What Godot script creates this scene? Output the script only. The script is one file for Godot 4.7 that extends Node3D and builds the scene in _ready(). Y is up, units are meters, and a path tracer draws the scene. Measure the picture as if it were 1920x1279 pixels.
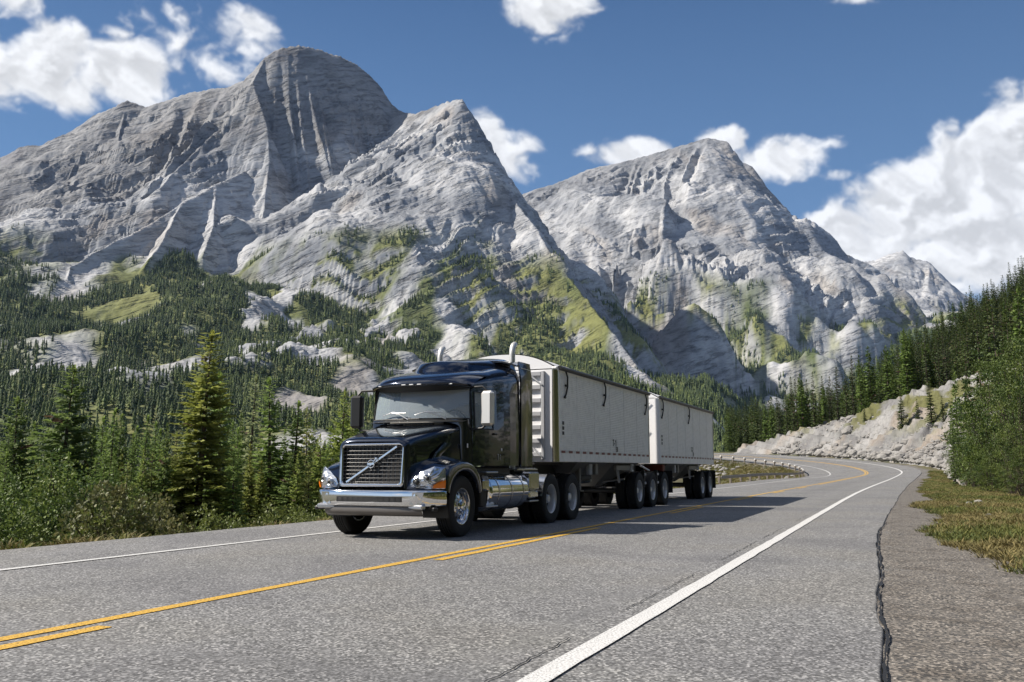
extends Node3D
# A black highway tractor with two grain trailers on a mountain road.
# World: x runs across the road (to the right of the picture), -z runs along the road away from the camera,
# the tractor's steering axle stands at the origin and its nose points to +z.

const F := 1670.6                                  # focal length in pixels of the 1920 x 1279 photograph
const EYE := Vector3(7.98, 1.163, 13.772)
const SUN_TO := Vector3(3.25, -3.32, -1.65)        # from the trailer's top corner to the corner of its shadow
var view := Basis()
var used := {}
var M := {}
var rng := RandomNumberGenerator.new()
var n_a := FastNoiseLite.new()
var n_b := FastNoiseLite.new()
var n_r := FastNoiseLite.new()

func _ready() -> void:
	rng.seed = 7
	set_camera_sky_sun()
	set_noise()
	set_materials()
	lay_road()
	build_ground()
	build_road()
	build_cut()
	build_mountains()
	build_forest()
	build_roadside()
	build_rig()

# ------------------------------------------------------------------ camera, sky, sun, exposure
func set_camera_sky_sun() -> void:
	view = Basis(Vector3.UP, deg_to_rad(23.239)) * Basis(Vector3.RIGHT, deg_to_rad(8.096))
	var cam := Camera3D.new()
	cam.name = "camera"
	cam.fov = rad_to_deg(2.0 * atan(639.5 / F))
	cam.near = 0.1
	cam.far = 12000.0
	cam.transform = Transform3D(view, EYE)
	add_child(cam)
	cam.current = true
	var sun := DirectionalLight3D.new()
	sun.name = "sun"
	sun.light_energy = 1.6
	sun.light_color = Color(1.0, 0.965, 0.915)
	sun.light_angular_distance = 0.53
	sun.shadow_enabled = true
	add_child(sun)
	sun.look_at_from_position(Vector3(0, 50, 0), Vector3(0, 50, 0) + SUN_TO.normalized(), Vector3.UP)
	var env := Environment.new()
	env.background_mode = Environment.BG_SKY
	env.tonemap_mode = Environment.TONE_MAPPER_LINEAR
	env.tonemap_exposure = 1.56
	env.background_energy_multiplier = 0.84
	env.sdfgi_enabled = true
	env.ssao_enabled = true
	env.ssil_enabled = true
	env.fog_enabled = true
	env.fog_density = 0.00002
	env.fog_light_color = Color(0.62, 0.74, 0.92)
	var sky := Sky.new()
	var mat := PanoramaSkyMaterial.new()
	mat.panorama = ImageTexture.create_from_image(paint_sky())
	sky.sky_material = mat
	env.sky = sky
	var we := WorldEnvironment.new()
	we.name = "world"
	we.environment = env
	add_child(we)

func ray(px: float, py: float) -> Vector3:
	return view * Vector3((px - 960.0) / F, (639.5 - py) / F, -1.0)

func at(px: float, py: float, d: float) -> Vector3:
	var r := ray(px, py)
	return EYE + r * (d / Vector2(r.x, r.z).length())

func pixel(p: Vector3) -> Vector2:
	var q := view.inverse() * (p - EYE)
	return Vector2(960.0 + F * q.x / -q.z, 639.5 - F * q.y / -q.z)

# clouds: [column, row, half width, half height, strength] as directions read from the photograph
const CLOUDS := [
	[88, 120, 74, 72, 1.25], [20, 150, 70, 50, 1.1], [150, 165, 70, 48, 1.1], [236, 140, 74, 66, 1.2], [60, 175, 90, 30, .9], [255, 180, 50, 40, .9],
	[25, 15, 66, 40, .65], [262, 40, 34, 60, .55], [300, 70, 56, 26, .45], [345, 105, 60, 52, .6], [392, 90, 46, 52, .58], [450, 60, 60, 42, .6], [420, 130, 54, 34, .5], [480, 95, 46, 20, .5], [340, 30, 50, 30, .42],
	[1040, 22, 72, 44, .95], [1000, 10, 40, 24, .6], [1085, 5, 30, 20, .6], [1600, 0, 40, 8, .35],
	[905, 265, 44, 46, 1.0], [930, 300, 50, 34, .9], [985, 275, 26, 26, .45], [960, 320, 60, 24, .5],
	[1190, 288, 74, 26, 1.1], [1150, 292, 36, 16, .7], [1355, 262, 44, 24, 1.05], [1420, 305, 60, 34, .95], [1475, 290, 60, 38, 1.05], [1520, 266, 56, 14, .6], [1570, 328, 30, 10, .45],
	[1600, 430, 96, 46, 1.1], [1690, 420, 110, 76, 1.25], [1790, 380, 100, 84, 1.3], [1870, 330, 100, 100, 1.35], [1950, 290, 110, 110, 1.4], [1720, 490, 170, 70, 1.1], [1880, 450, 150, 90, 1.3], [1625, 360, 46, 14, .7], [1830, 560, 120, 26, .35],
	[2060, 330, 140, 110, 1.3], [2200, 420, 140, 90, 1.1], [-90, 120, 110, 70, 1.1], [-230, 200, 120, 50, .9], [-60, 20, 90, 40, .7],
]

func paint_sky() -> Image:
	var w := 4096
	var h := 2048
	var lw := 512
	var lh := 256
	var wisp := FastNoiseLite.new()
	wisp.seed = 11
	wisp.noise_type = FastNoiseLite.TYPE_SIMPLEX_SMOOTH
	wisp.fractal_octaves = 6
	wisp.fractal_gain = 0.55
	wisp.frequency = 1.0
	# the whole sky, coarse
	var low := Image.create(lw, lh, false, Image.FORMAT_RGBF)
	for j in lh:
		for i in lw:
			var az := (float(i) + 0.5) / lw * TAU
			var el := PI / 2.0 - (float(j) + 0.5) / lh * PI
			var d := Vector3(sin(az) * cos(el), sin(el), -cos(az) * cos(el))
			var c := clear_sky(d)
			if el > 0.0:
				var k := d / maxf(0.12, d.y)
				var m := wisp.get_noise_3d(k.x * 0.9, k.z * 0.9, 4.0) - 0.12
				m = clampf(m * 3.2, 0.0, 0.9)
				c = c.lerp(Color(0.64, 0.65, 0.68), m)
			low.set_pixel(i, j, c)
	low.resize(w, h, Image.INTERPOLATE_CUBIC)
	# the part round the view, fine
	var i0 := int((-23.239 - 48.0) / 360.0 * w)
	var i1 := int((-23.239 + 48.0) / 360.0 * w)
	var j0 := int((90.0 - 46.0) / 180.0 * h)
	var j1 := int(91.0 / 180.0 * h)
	var rows := []
	rows.resize(j1 - j0)
	var job := WorkerThreadPool.add_group_task(func(k: int) -> void: rows[k] = sky_row(wisp, j0 + k, i0, i1, w, h), j1 - j0)
	WorkerThreadPool.wait_for_group_task_completion(job)
	for k in rows.size():
		for i in i1 - i0:
			var c: Color = rows[k][i]
			var x := posmod(i0 + i, w)
			if c.a >= 1.0:
				low.set_pixel(x, j0 + k, c)
			elif c.a > 0.0:
				low.set_pixel(x, j0 + k, low.get_pixel(x, j0 + k).lerp(Color(c.r, c.g, c.b), c.a))
	return low

func sky_row(wisp: FastNoiseLite, j: int, i0: int, i1: int, w: int, h: int) -> PackedColorArray:
	var out := PackedColorArray()
	out.resize(i1 - i0)
	var inv := view.inverse()
	var el := PI / 2.0 - (float(j) + 0.5) / h * PI
	var some := []
	for i in range(i0, i1):
		var az := (float(i) + 0.5) / w * TAU
		var d := Vector3(sin(az) * cos(el), sin(el), -cos(az) * cos(el))
		var q := inv * d
		if q.z > -0.2:
			continue
		var px := 960.0 - F * q.x / q.z
		var py := 639.5 + F * q.y / q.z
		if (i - i0) % 24 == 0:
			some.clear()
			for b in CLOUDS:
				if absf(px + 60.0 - b[0]) < b[2] * 1.62 + 120.0 and absf(py - b[1]) < b[3] * 1.62 + 60.0:
					some.append(b)
		var edge := clampf(minf(minf(px + 560.0, 2480.0 - px), py + 420.0) / 260.0, 0.0, 1.0)
		if edge <= 0.0 or py > 960.0:
			continue
		var c := clear_sky(d)
		var body := 0.0
		for b in some:
			var dx: float = (px - b[0]) / b[2]
			var dy: float = (py - b[1]) / b[3]
			var q2 := dx * dx + dy * dy
			if q2 < 2.6:
				body = maxf(body, b[4] * (1.0 - q2 / 2.6))
		if body > 0.0:
			var nx := px * 0.0062
			var ny := py * 0.0086
			var warp := wisp.get_noise_2d(nx * 0.6 + 31.0, ny * 0.6)
			var n := wisp.get_noise_2d(nx + warp * 0.5, ny + warp * 0.5)
			var dens := body * 1.5 + n * 1.15 - 0.52
			var a := smoothstep(-0.05, 0.8, dens)
			if a > 0.0:
				# the noise seen a little nearer to the sun gives the clouds their bulges
				var n2 := wisp.get_noise_2d(nx - 0.14 + warp * 0.5, ny - 0.16 + warp * 0.5)
				var bulge := clampf(0.5 + (n - n2) * 1.5, 0.0, 1.0)
				var thick := smoothstep(0.5, 1.5, dens)
				var lum := lerpf(0.6, 0.8, bulge) * lerpf(1.0, 0.86, thick * (1.0 - bulge))
				c = c.lerp(Color(lum * 0.985, lum, lum * 1.03), a * 0.98)
		out[i - i0] = Color(c.r, c.g, c.b, edge)
	return out

func clear_sky(d: Vector3) -> Color:
	# linear radiance of the clear air by height and by the angle from the sun
	var up := clampf(d.y, 0.0, 1.0)
	var t := pow(clampf(up / 0.62, 0.0, 1.0), 0.8)
	var hor := Color(0.40, 0.505, 0.645)
	var mid := Color(0.104, 0.205, 0.382)
	var top := Color(0.018, 0.055, 0.155)
	var c := hor.lerp(mid, clampf(t / 0.5, 0.0, 1.0)) if t < 0.5 else mid.lerp(top, (t - 0.5) / 0.5)
	var g := d.dot(-SUN_TO.normalized())
	var k := 1.0 + 0.28 * g
	return Color(c.r * k, c.g * k, c.b * k)

# ------------------------------------------------------------------ helpers
func numbered(called: String) -> String:
	if not used.has(called):
		used[called] = 0
		return called
	used[called] += 1
	return "%s_%03d" % [called, used[called]]

func tag(o: Node, label := "", category := "", group := "", kind := "") -> void:
	if label:
		o.set_meta("label", label)
	if category:
		o.set_meta("category", category)
	if group:
		o.set_meta("group", group)
	if kind:
		o.set_meta("kind", kind)

func base(called: String, p := Vector3.ZERO, turn := 0.0) -> Node3D:
	var o := Node3D.new()
	o.name = numbered(called)
	o.position = p
	o.rotation.y = turn
	add_child(o)
	return o

func part(called: String, mesh: Mesh, mat: Material, parent: Node, p := Vector3.ZERO) -> MeshInstance3D:
	var o := MeshInstance3D.new()
	o.name = called if parent != self else numbered(called)
	o.mesh = mesh
	if mat:
		o.material_override = mat
	o.position = p
	parent.add_child(o, true)
	return o

# A collector of triangles. Vertices that are shared are smooth, others flat. Front faces run clockwise.
class MB:
	var P := PackedVector3Array()
	var I := PackedInt32Array()
	var C := PackedColorArray()
	var col := Color.WHITE
	var tinted := false

	func vert(p: Vector3) -> int:
		P.append(p)
		if tinted:
			C.append(col)
		return P.size() - 1

	func tri(a: Vector3, b: Vector3, c: Vector3) -> void:
		var k := vert(a)
		vert(b)
		vert(c)
		I.append_array([k, k + 1, k + 2])

	func quad(a: Vector3, b: Vector3, c: Vector3, d: Vector3) -> void:
		var k := vert(a)
		vert(b)
		vert(c)
		vert(d)
		I.append_array([k, k + 1, k + 2, k, k + 2, k + 3])

	func poly(pts: Array) -> void:
		var k := P.size()
		for p in pts:
			vert(p)
		for i in range(1, pts.size() - 1):
			I.append_array([k, k + i, k + i + 1])

	# rows of points joined into a smooth sheet; close joins each row's end to its start
	func sheet(rows: Array, close := false) -> void:
		var k := P.size()
		var n: int = rows[0].size()
		for r in rows:
			for p in r:
				vert(p)
		for j in rows.size() - 1:
			for i in (n if close else n - 1):
				var a := k + j * n + i
				var b := k + j * n + (i + 1) % n
				I.append_array([a, b, b + n, a, b + n, a + n])

	# each strip between two rows its own smooth surface: sharp edges between strips
	func strips(rows: Array, close := false) -> void:
		for j in rows.size() - 1:
			sheet([rows[j], rows[j + 1]], close)

	func box(c: Vector3, s: Vector3, bevel := 0.0) -> void:
		box_at(Transform3D(Basis(), c), s, bevel)

	func box_at(t: Transform3D, s: Vector3, bevel := 0.0) -> void:
		var h := s * 0.5
		var b := minf(bevel, minf(h.x, minf(h.y, h.z)) * 0.9)
		if b <= 0.0:
			var q := []
			for z in [-1, 1]:
				for y in [-1, 1]:
					for x in [-1, 1]:
						q.append(t * Vector3(x * h.x, y * h.y, z * h.z))
			quad(q[0], q[2], q[3], q[1])
			quad(q[4], q[5], q[7], q[6])
			quad(q[0], q[1], q[5], q[4])
			quad(q[2], q[6], q[7], q[3])
			quad(q[0], q[4], q[6], q[2])
			quad(q[1], q[3], q[7], q[5])
			return
		for ax in 3:
			var u := (ax + 1) % 3
			var w := (ax + 2) % 3
			for sgn in [-1.0, 1.0]:
				var f := []
				for cc in [[-1, -1], [1, -1], [1, 1], [-1, 1]]:
					var p := Vector3.ZERO
					p[ax] = sgn * h[ax]
					p[u] = cc[0] * (h[u] - b)
					p[w] = cc[1] * (h[w] - b)
					f.append(t * p)
				if sgn > 0:
					f.reverse()
				quad(f[0], f[1], f[2], f[3])
			# the four edges along this axis
			for su in [-1.0, 1.0]:
				for sw in [-1.0, 1.0]:
					var e := []
					for k in [[-1, 0], [1, 0], [1, 1], [-1, 1]]:
						var p := Vector3.ZERO
						p[ax] = k[0] * (h[ax] - b)
						p[u] = su * (h[u] - (b if k[1] == 1 else 0.0))
						p[w] = sw * (h[w] - (0.0 if k[1] == 1 else b))
						e.append(t * p)
					if su * sw < 0:
						e.reverse()
					quad(e[0], e[1], e[2], e[3])
		for x in [-1.0, 1.0]:
			for y in [-1.0, 1.0]:
				for z in [-1.0, 1.0]:
					var a := t * Vector3(x * h.x, y * (h.y - b), z * (h.z - b))
					var c2 := t * Vector3(x * (h.x - b), y * h.y, z * (h.z - b))
					var d := t * Vector3(x * (h.x - b), y * (h.y - b), z * h.z)
					if x * y * z > 0:
						tri(a, d, c2)
					else:
						tri(a, c2, d)

	# a tube along points with a radius (or a list of radii)
	func tube(pts: Array, rad, sides := 8, caps := true) -> void:
		var rows := []
		var up := Vector3.UP
		for i in pts.size():
			var dir: Vector3 = (pts[mini(i + 1, pts.size() - 1)] - pts[maxi(i - 1, 0)]).normalized()
			if absf(dir.dot(up)) > 0.95:
				up = Vector3.RIGHT if absf(dir.x) < 0.9 else Vector3.BACK
			var sx := dir.cross(up).normalized()
			var sy := sx.cross(dir).normalized()
			up = sy
			var r: float = rad[i] if rad is Array else rad
			var row := []
			for k in sides:
				var a := TAU * k / sides
				row.append(pts[i] + (sx * cos(a) + sy * sin(a)) * r)
			rows.append(row)
		sheet(rows, true)
		if caps:
			var f: Array = rows[0].duplicate()
			f.reverse()
			poly(f)
			poly(rows[-1])

	# profile of (radius, place along the axis) turned round the x axis
	func lathe(prof: Array, sides := 32, sharp := true, t := Transform3D()) -> void:
		var rows := []
		for q in prof:
			var row := []
			for k in sides:
				var a := TAU * k / sides
				row.append(t * Vector3(q[1], q[0] * cos(a), q[0] * sin(a)))
			rows.append(row)
		if sharp:
			strips(rows, true)
		else:
			sheet(rows, true)

	func mesh() -> ArrayMesh:
		var N := PackedVector3Array()
		N.resize(P.size())
		for k in range(0, I.size(), 3):
			var a := I[k]
			var b := I[k + 1]
			var c := I[k + 2]
			var n := (P[c] - P[a]).cross(P[b] - P[a])
			N[a] += n
			N[b] += n
			N[c] += n
		for k in N.size():
			N[k] = N[k].normalized() if N[k].length_squared() > 1e-20 else Vector3.UP
		var arr := []
		arr.resize(Mesh.ARRAY_MAX)
		arr[Mesh.ARRAY_VERTEX] = P
		arr[Mesh.ARRAY_NORMAL] = N
		arr[Mesh.ARRAY_INDEX] = I
		if tinted:
			arr[Mesh.ARRAY_COLOR] = C
		var m := ArrayMesh.new()
		m.add_surface_from_arrays(Mesh.PRIMITIVE_TRIANGLES, arr)
		return m

func grey(v: float) -> Color:
	return Color(v, v, v).linear_to_srgb()

func lin(r: float, g: float, b: float) -> Color:
	return Color(r, g, b).linear_to_srgb()

func mat(called: String, c: Color, rough := 0.8, metal := 0.0) -> StandardMaterial3D:
	var m := StandardMaterial3D.new()
	m.resource_name = called
	m.albedo_color = c
	m.roughness = rough
	m.metallic = metal
	M[called] = m
	return m

func noise_tex(sd: int, freq: float, ramp: Array, size := 512, type := FastNoiseLite.TYPE_SIMPLEX_SMOOTH, octaves := 5, gain := 0.5) -> ImageTexture:
	# ramp: [[place, grey or colour], ...]; the values are linear factors
	var n := FastNoiseLite.new()
	n.seed = sd
	n.noise_type = type
	n.frequency = freq
	n.fractal_octaves = octaves
	n.fractal_gain = gain
	if type == FastNoiseLite.TYPE_CELLULAR:
		n.cellular_return_type = FastNoiseLite.RETURN_CELL_VALUE
		n.fractal_type = FastNoiseLite.FRACTAL_NONE
	var im := n.get_seamless_image(size, size, false, false, 0.12)
	var lut := PackedByteArray()
	lut.resize(768)
	for i in 256:
		var x := i / 255.0
		var c := Color.BLACK
		for k in ramp.size():
			var a = ramp[maxi(k - 1, 0)]
			var b = ramp[k]
			if x <= b[0] or k == ramp.size() - 1:
				var t := clampf((x - a[0]) / maxf(b[0] - a[0], 1e-5), 0.0, 1.0)
				var ca: Color = a[1] if a[1] is Color else Color(a[1], a[1], a[1])
				var cb: Color = b[1] if b[1] is Color else Color(b[1], b[1], b[1])
				c = ca.lerp(cb, t).linear_to_srgb()
				break
		lut[i * 3] = c.r8
		lut[i * 3 + 1] = c.g8
		lut[i * 3 + 2] = c.b8
	im.convert(Image.FORMAT_L8)
	var src := im.get_data()
	var dst := PackedByteArray()
	dst.resize(size * size * 3)
	for k in size * size:
		var v := src[k] * 3
		dst[k * 3] = lut[v]
		dst[k * 3 + 1] = lut[v + 1]
		dst[k * 3 + 2] = lut[v + 2]
	return ImageTexture.create_from_image(Image.create_from_data(size, size, false, Image.FORMAT_RGB8, dst))

func triplanar(m: StandardMaterial3D, tex: Texture2D, metres: float, detail: Texture2D = null, metres2 := 1.0) -> void:
	m.albedo_texture = tex
	m.uv1_triplanar = true
	m.uv1_world_triplanar = true
	m.uv1_scale = Vector3.ONE / metres
	if detail:
		m.detail_enabled = true
		m.detail_albedo = detail
		m.detail_blend_mode = BaseMaterial3D.BLEND_MODE_MUL
		m.detail_uv_layer = BaseMaterial3D.DETAIL_UV_2
		m.uv2_triplanar = true
		m.uv2_world_triplanar = true
		m.uv2_scale = Vector3.ONE / metres2

func relief(m: StandardMaterial3D, tex: Texture2D, centimetres: float) -> void:
	m.heightmap_enabled = true
	m.heightmap_texture = tex
	m.heightmap_scale = centimetres

func copies(called: String, mesh: Mesh, material: Material, where: Array, colors: PackedColorArray, parent: Node = self) -> MultiMeshInstance3D:
	var mm := MultiMesh.new()
	mm.transform_format = MultiMesh.TRANSFORM_3D
	mm.use_colors = colors.size() > 0
	mm.mesh = mesh
	mm.instance_count = where.size()
	var st := 16 if colors.size() else 12
	var buf := PackedFloat32Array()
	buf.resize(where.size() * st)
	for i in where.size():
		var t: Transform3D = where[i]
		var k := i * st
		buf[k] = t.basis.x.x
		buf[k + 1] = t.basis.y.x
		buf[k + 2] = t.basis.z.x
		buf[k + 3] = t.origin.x
		buf[k + 4] = t.basis.x.y
		buf[k + 5] = t.basis.y.y
		buf[k + 6] = t.basis.z.y
		buf[k + 7] = t.origin.y
		buf[k + 8] = t.basis.x.z
		buf[k + 9] = t.basis.y.z
		buf[k + 10] = t.basis.z.z
		buf[k + 11] = t.origin.z
		if st == 16:
			var c := colors[i]
			buf[k + 12] = c.r
			buf[k + 13] = c.g
			buf[k + 14] = c.b
			buf[k + 15] = 1.0
	mm.buffer = buf
	var o := MultiMeshInstance3D.new()
	o.name = numbered(called) if parent == self else called
	o.multimesh = mm
	o.material_override = material
	parent.add_child(o, true)
	return o

func set_noise() -> void:
	n_a.seed = 3
	n_a.noise_type = FastNoiseLite.TYPE_SIMPLEX_SMOOTH
	n_a.fractal_type = FastNoiseLite.FRACTAL_FBM
	n_a.fractal_octaves = 5
	n_a.frequency = 1.0
	n_b.seed = 21
	n_b.noise_type = FastNoiseLite.TYPE_SIMPLEX_SMOOTH
	n_b.fractal_type = FastNoiseLite.FRACTAL_NONE
	n_b.frequency = 1.0
	n_r.seed = 5
	n_r.noise_type = FastNoiseLite.TYPE_SIMPLEX_SMOOTH
	n_r.fractal_type = FastNoiseLite.FRACTAL_RIDGED
	n_r.fractal_octaves = 5
	n_r.fractal_gain = 0.5
	n_r.frequency = 1.0
	for k in 2:
		var n: FastNoiseLite = [n_2, n_3][k]
		n.seed = 31 + k
		n.noise_type = FastNoiseLite.TYPE_SIMPLEX_SMOOTH
		n.fractal_type = FastNoiseLite.FRACTAL_FBM
		n.fractal_octaves = 2 + k
		n.frequency = 1.0
# ------------------------------------------------------------------ materials
func set_materials() -> void:
	var m := mat("asphalt", grey(1.0), 0.88)
	m.vertex_color_use_as_albedo = true
	triplanar(m, noise_tex(41, 0.22, [[0.0, 0.065], [0.3, 0.115], [0.55, 0.165], [0.8, 0.235], [1.0, Color(0.43, 0.425, 0.415)]], 1024, FastNoiseLite.TYPE_CELLULAR), 3.6,
		noise_tex(42, 0.012, [[0.2, Color(0.82, 0.82, 0.84)], [0.5, 1.0], [0.8, Color(1.0, 0.985, 0.95)]], 512), 23.0)
	relief(m, m.albedo_texture, 0.5)
	m = mat("white_paint", lin(0.66, 0.66, 0.645), 0.75)
	triplanar(m, noise_tex(43, 0.09, [[0.26, 0.3], [0.44, 0.86], [0.7, 1.0]], 512, FastNoiseLite.TYPE_SIMPLEX_SMOOTH, 6, 0.7), 1.1)
	m = mat("yellow_paint", lin(0.66, 0.4, 0.06), 0.75)
	triplanar(m, noise_tex(44, 0.09, [[0.28, 0.3], [0.46, 0.82], [0.75, 1.0]], 512, FastNoiseLite.TYPE_SIMPLEX_SMOOTH, 6, 0.7), 1.3)
	m = mat("tar", grey(0.014), 0.6)
	m = mat("shoulder", lin(0.8, 0.77, 0.73), 0.93)
	m.vertex_color_use_as_albedo = true
	triplanar(m, noise_tex(51, 0.17, [[0.0, 0.04], [0.3, 0.1], [0.6, Color(0.185, 0.172, 0.155)], [0.85, Color(0.29, 0.27, 0.245)], [1.0, Color(0.5, 0.47, 0.43)]], 512, FastNoiseLite.TYPE_CELLULAR), 1.6,
		noise_tex(52, 0.016, [[0.2, Color(0.7, 0.68, 0.66)], [0.5, 1.0], [0.8, Color(1.15, 1.1, 1.0)]], 512), 6.0)
	relief(m, m.albedo_texture, 1.2)
	m = mat("ground", grey(1.0), 0.95)
	m.vertex_color_use_as_albedo = true
	triplanar(m, noise_tex(45, 0.12, [[0.1, 0.55], [0.5, 0.95], [0.9, 1.4]], 512, FastNoiseLite.TYPE_CELLULAR), 2.6,
		noise_tex(46, 0.02, [[0.2, 0.72], [0.5, 1.0], [0.85, 1.15]], 512), 17.0)
	relief(m, m.albedo_texture, 3.0)
	m = mat("rock", grey(1.0), 0.93)
	m.vertex_color_use_as_albedo = true
	m.albedo_texture = noise_tex(47, 0.012, [[0.2, 0.5], [0.42, 0.9], [0.6, 1.08], [0.85, 1.35]], 1024, FastNoiseLite.TYPE_SIMPLEX_SMOOTH, 8, 0.66)
	m.uv1_triplanar = true
	m.uv1_scale = Vector3(1.0 / 900.0, 1.0 / 230.0, 1.0 / 900.0)
	m.uv1_triplanar_sharpness = 2.0
	m.detail_enabled = true
	m.detail_blend_mode = BaseMaterial3D.BLEND_MODE_MUL
	m.detail_albedo = noise_tex(48, 0.028, [[0.22, 0.66], [0.5, 1.0], [0.8, 1.22]], 512, FastNoiseLite.TYPE_SIMPLEX_SMOOTH, 7, 0.62)
	m.detail_uv_layer = BaseMaterial3D.DETAIL_UV_2
	m.uv2_triplanar = true
	m.uv2_scale = Vector3(1.0 / 300.0, 1.0 / 100.0, 1.0 / 300.0)
	relief(m, m.albedo_texture, 1900.0)
	m = mat("cut_rock", grey(1.0), 0.93)
	m.vertex_color_use_as_albedo = true
	triplanar(m, noise_tex(50, 0.03, [[0.2, 0.6], [0.45, 0.95], [0.8, 1.3]], 512, FastNoiseLite.TYPE_SIMPLEX_SMOOTH, 7, 0.65), 14.0)
	relief(m, m.albedo_texture, 45.0)
	m = mat("stone", grey(1.0), 0.93)
	m.vertex_color_use_as_albedo = true
	triplanar(m, noise_tex(49, 0.02, [[0.2, 0.66], [0.5, 1.0], [0.8, 1.25]], 512, FastNoiseLite.TYPE_SIMPLEX_SMOOTH, 6, 0.6), 3.0)
	m = mat("needles", grey(1.0), 0.75)
	m.vertex_color_use_as_albedo = true
	m.backlight_enabled = true
	m.backlight = grey(0.9)
	m = mat("dark_needles", grey(1.0), 0.8)
	m.vertex_color_use_as_albedo = true
	m.backlight_enabled = true
	m.backlight = grey(0.3)
	m = mat("far_needles", grey(1.0), 0.85)
	m.vertex_color_use_as_albedo = true
	m = mat("leaves", grey(1.0), 0.6)
	m.vertex_color_use_as_albedo = true
	m.backlight_enabled = true
	m.backlight = grey(0.6)
	m = mat("bark", lin(0.075, 0.058, 0.045), 0.95)
	m = mat("grass", grey(1.0), 0.8)
	m.vertex_color_use_as_albedo = true
	m.backlight_enabled = true
	m.backlight = grey(0.4)
	mat("galvanised", grey(0.42), 0.45, 0.8)
	mat("rail_old", lin(0.3, 0.28, 0.255), 0.7, 0.3)
	m = mat("grit", lin(0.55, 0.53, 0.5), 0.9)
	m.vertex_color_use_as_albedo = true
	mat("weathered_wood", lin(0.2, 0.17, 0.14), 0.9)
	mat("post_white", lin(0.75, 0.75, 0.73), 0.7)

# ------------------------------------------------------------------ the road's centre line
var R_s := PackedFloat32Array()
var R_x := PackedFloat32Array()
var R_z := PackedFloat32Array()
var R_e := PackedFloat32Array()
var R_t := PackedFloat32Array()
var R_b := PackedFloat32Array()
const S0 := -100.0

func lay_road() -> void:
	var u := -100.0
	var v := 2.45
	var th := 0.0
	var e := 0.0
	for i in 520:
		var s := S0 + i
		var k := 0.0009 * smoothstep(12.0, 25.0, s) * (1.0 - smoothstep(69.0, 79.0, s)) - (1.0 / 66.0) * smoothstep(84.0, 96.0, s) * (1.0 - smoothstep(146.0, 160.0, s)) + 0.016 * smoothstep(158.0, 172.0, s) * (1.0 - smoothstep(208.0, 220.0, s))
		var g := 0.010 * smoothstep(25.0, 84.0, s) + 0.040 * smoothstep(79.0, 109.0, s) * (1.0 - 0.9 * smoothstep(150.0, 190.0, s))
		R_s.append(s)
		R_x.append(v)
		R_z.append(-u)
		R_e.append(e)
		R_t.append(th)
		R_b.append(0.06 * smoothstep(64.0, 104.0, s) * (1.0 - smoothstep(146.0, 176.0, s)))
		u += cos(th + k * 0.5)
		v += sin(th + k * 0.5)
		th += k
		e += g

# a point on the road: distance along, offset to the right of the centre line
func on_road(s: float, off: float, up := 0.0) -> Vector3:
	var f := clampf(s - S0, 0.0, 518.9)
	var i := int(f)
	var t := f - i
	var x := lerpf(R_x[i], R_x[i + 1], t)
	var z := lerpf(R_z[i], R_z[i + 1], t)
	var e := lerpf(R_e[i], R_e[i + 1], t)
	var th := lerpf(R_t[i], R_t[i + 1], t)
	var b := lerpf(R_b[i], R_b[i + 1], t)
	return Vector3(x + cos(th) * off, e + b * off + up, z + sin(th) * off)

# (distance along, offset) of the nearest point of the centre line
func near_road(x: float, z: float) -> Vector2:
	var best := 0
	var bd := 1e12
	for i in range(0, 520, 10):
		var d := (R_x[i] - x) * (R_x[i] - x) + (R_z[i] - z) * (R_z[i] - z)
		if d < bd:
			bd = d
			best = i
	var lo := maxi(0, best - 10)
	for i in range(lo, mini(520, best + 11)):
		var d := (R_x[i] - x) * (R_x[i] - x) + (R_z[i] - z) * (R_z[i] - z)
		if d < bd:
			bd = d
			best = i
	var th := R_t[best]
	var dx := x - R_x[best]
	var dz := z - R_z[best]
	var along := -dz * cos(th) + dx * sin(th)
	var off := dx * cos(th) + dz * sin(th)
	if absf(along) > 2.0 and (best == 0 or best == 519):
		off = signf(off) * sqrt(bd)
		along = 0.0
	return Vector2(R_s[best] + along, off)

# ------------------------------------------------------------------ ground round the road
var crest: Array = []      # the wooded hill: [x, height, z] along its crest
# height of the rock cut above the road, by distance along the road
const CUT := [[52, 0.0], [58, 5.0], [66, 9.0], [80, 11.6], [98, 13.2], [110, 13.2], [122, 12.4], [130, 11.0], [138, 8.6], [145, 5.6], [152, 2.6], [158, 0.6], [163, 0.0]]

func cut_height(s: float) -> float:
	for i in CUT.size() - 1:
		if s >= CUT[i][0] and s < CUT[i + 1][0]:
			return lerpf(CUT[i][1], CUT[i + 1][1], (s - CUT[i][0]) / (CUT[i + 1][0] - CUT[i][0]))
	return 0.0

func ridge_height(line: Array, x: float, z: float, slope: float) -> float:
	var best := -1e9
	for i in line.size() - 1:
		var a: Vector3 = line[i]
		var b: Vector3 = line[i + 1]
		var dx := b.x - a.x
		var dz := b.z - a.z
		var t := clampf(((x - a.x) * dx + (z - a.z) * dz) / (dx * dx + dz * dz), 0.0, 1.0)
		var ex := x - a.x - dx * t
		var ez := z - a.z - dz * t
		best = maxf(best, lerpf(a.y, b.y, t) - slope * sqrt(ex * ex + ez * ez))
	return best

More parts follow.
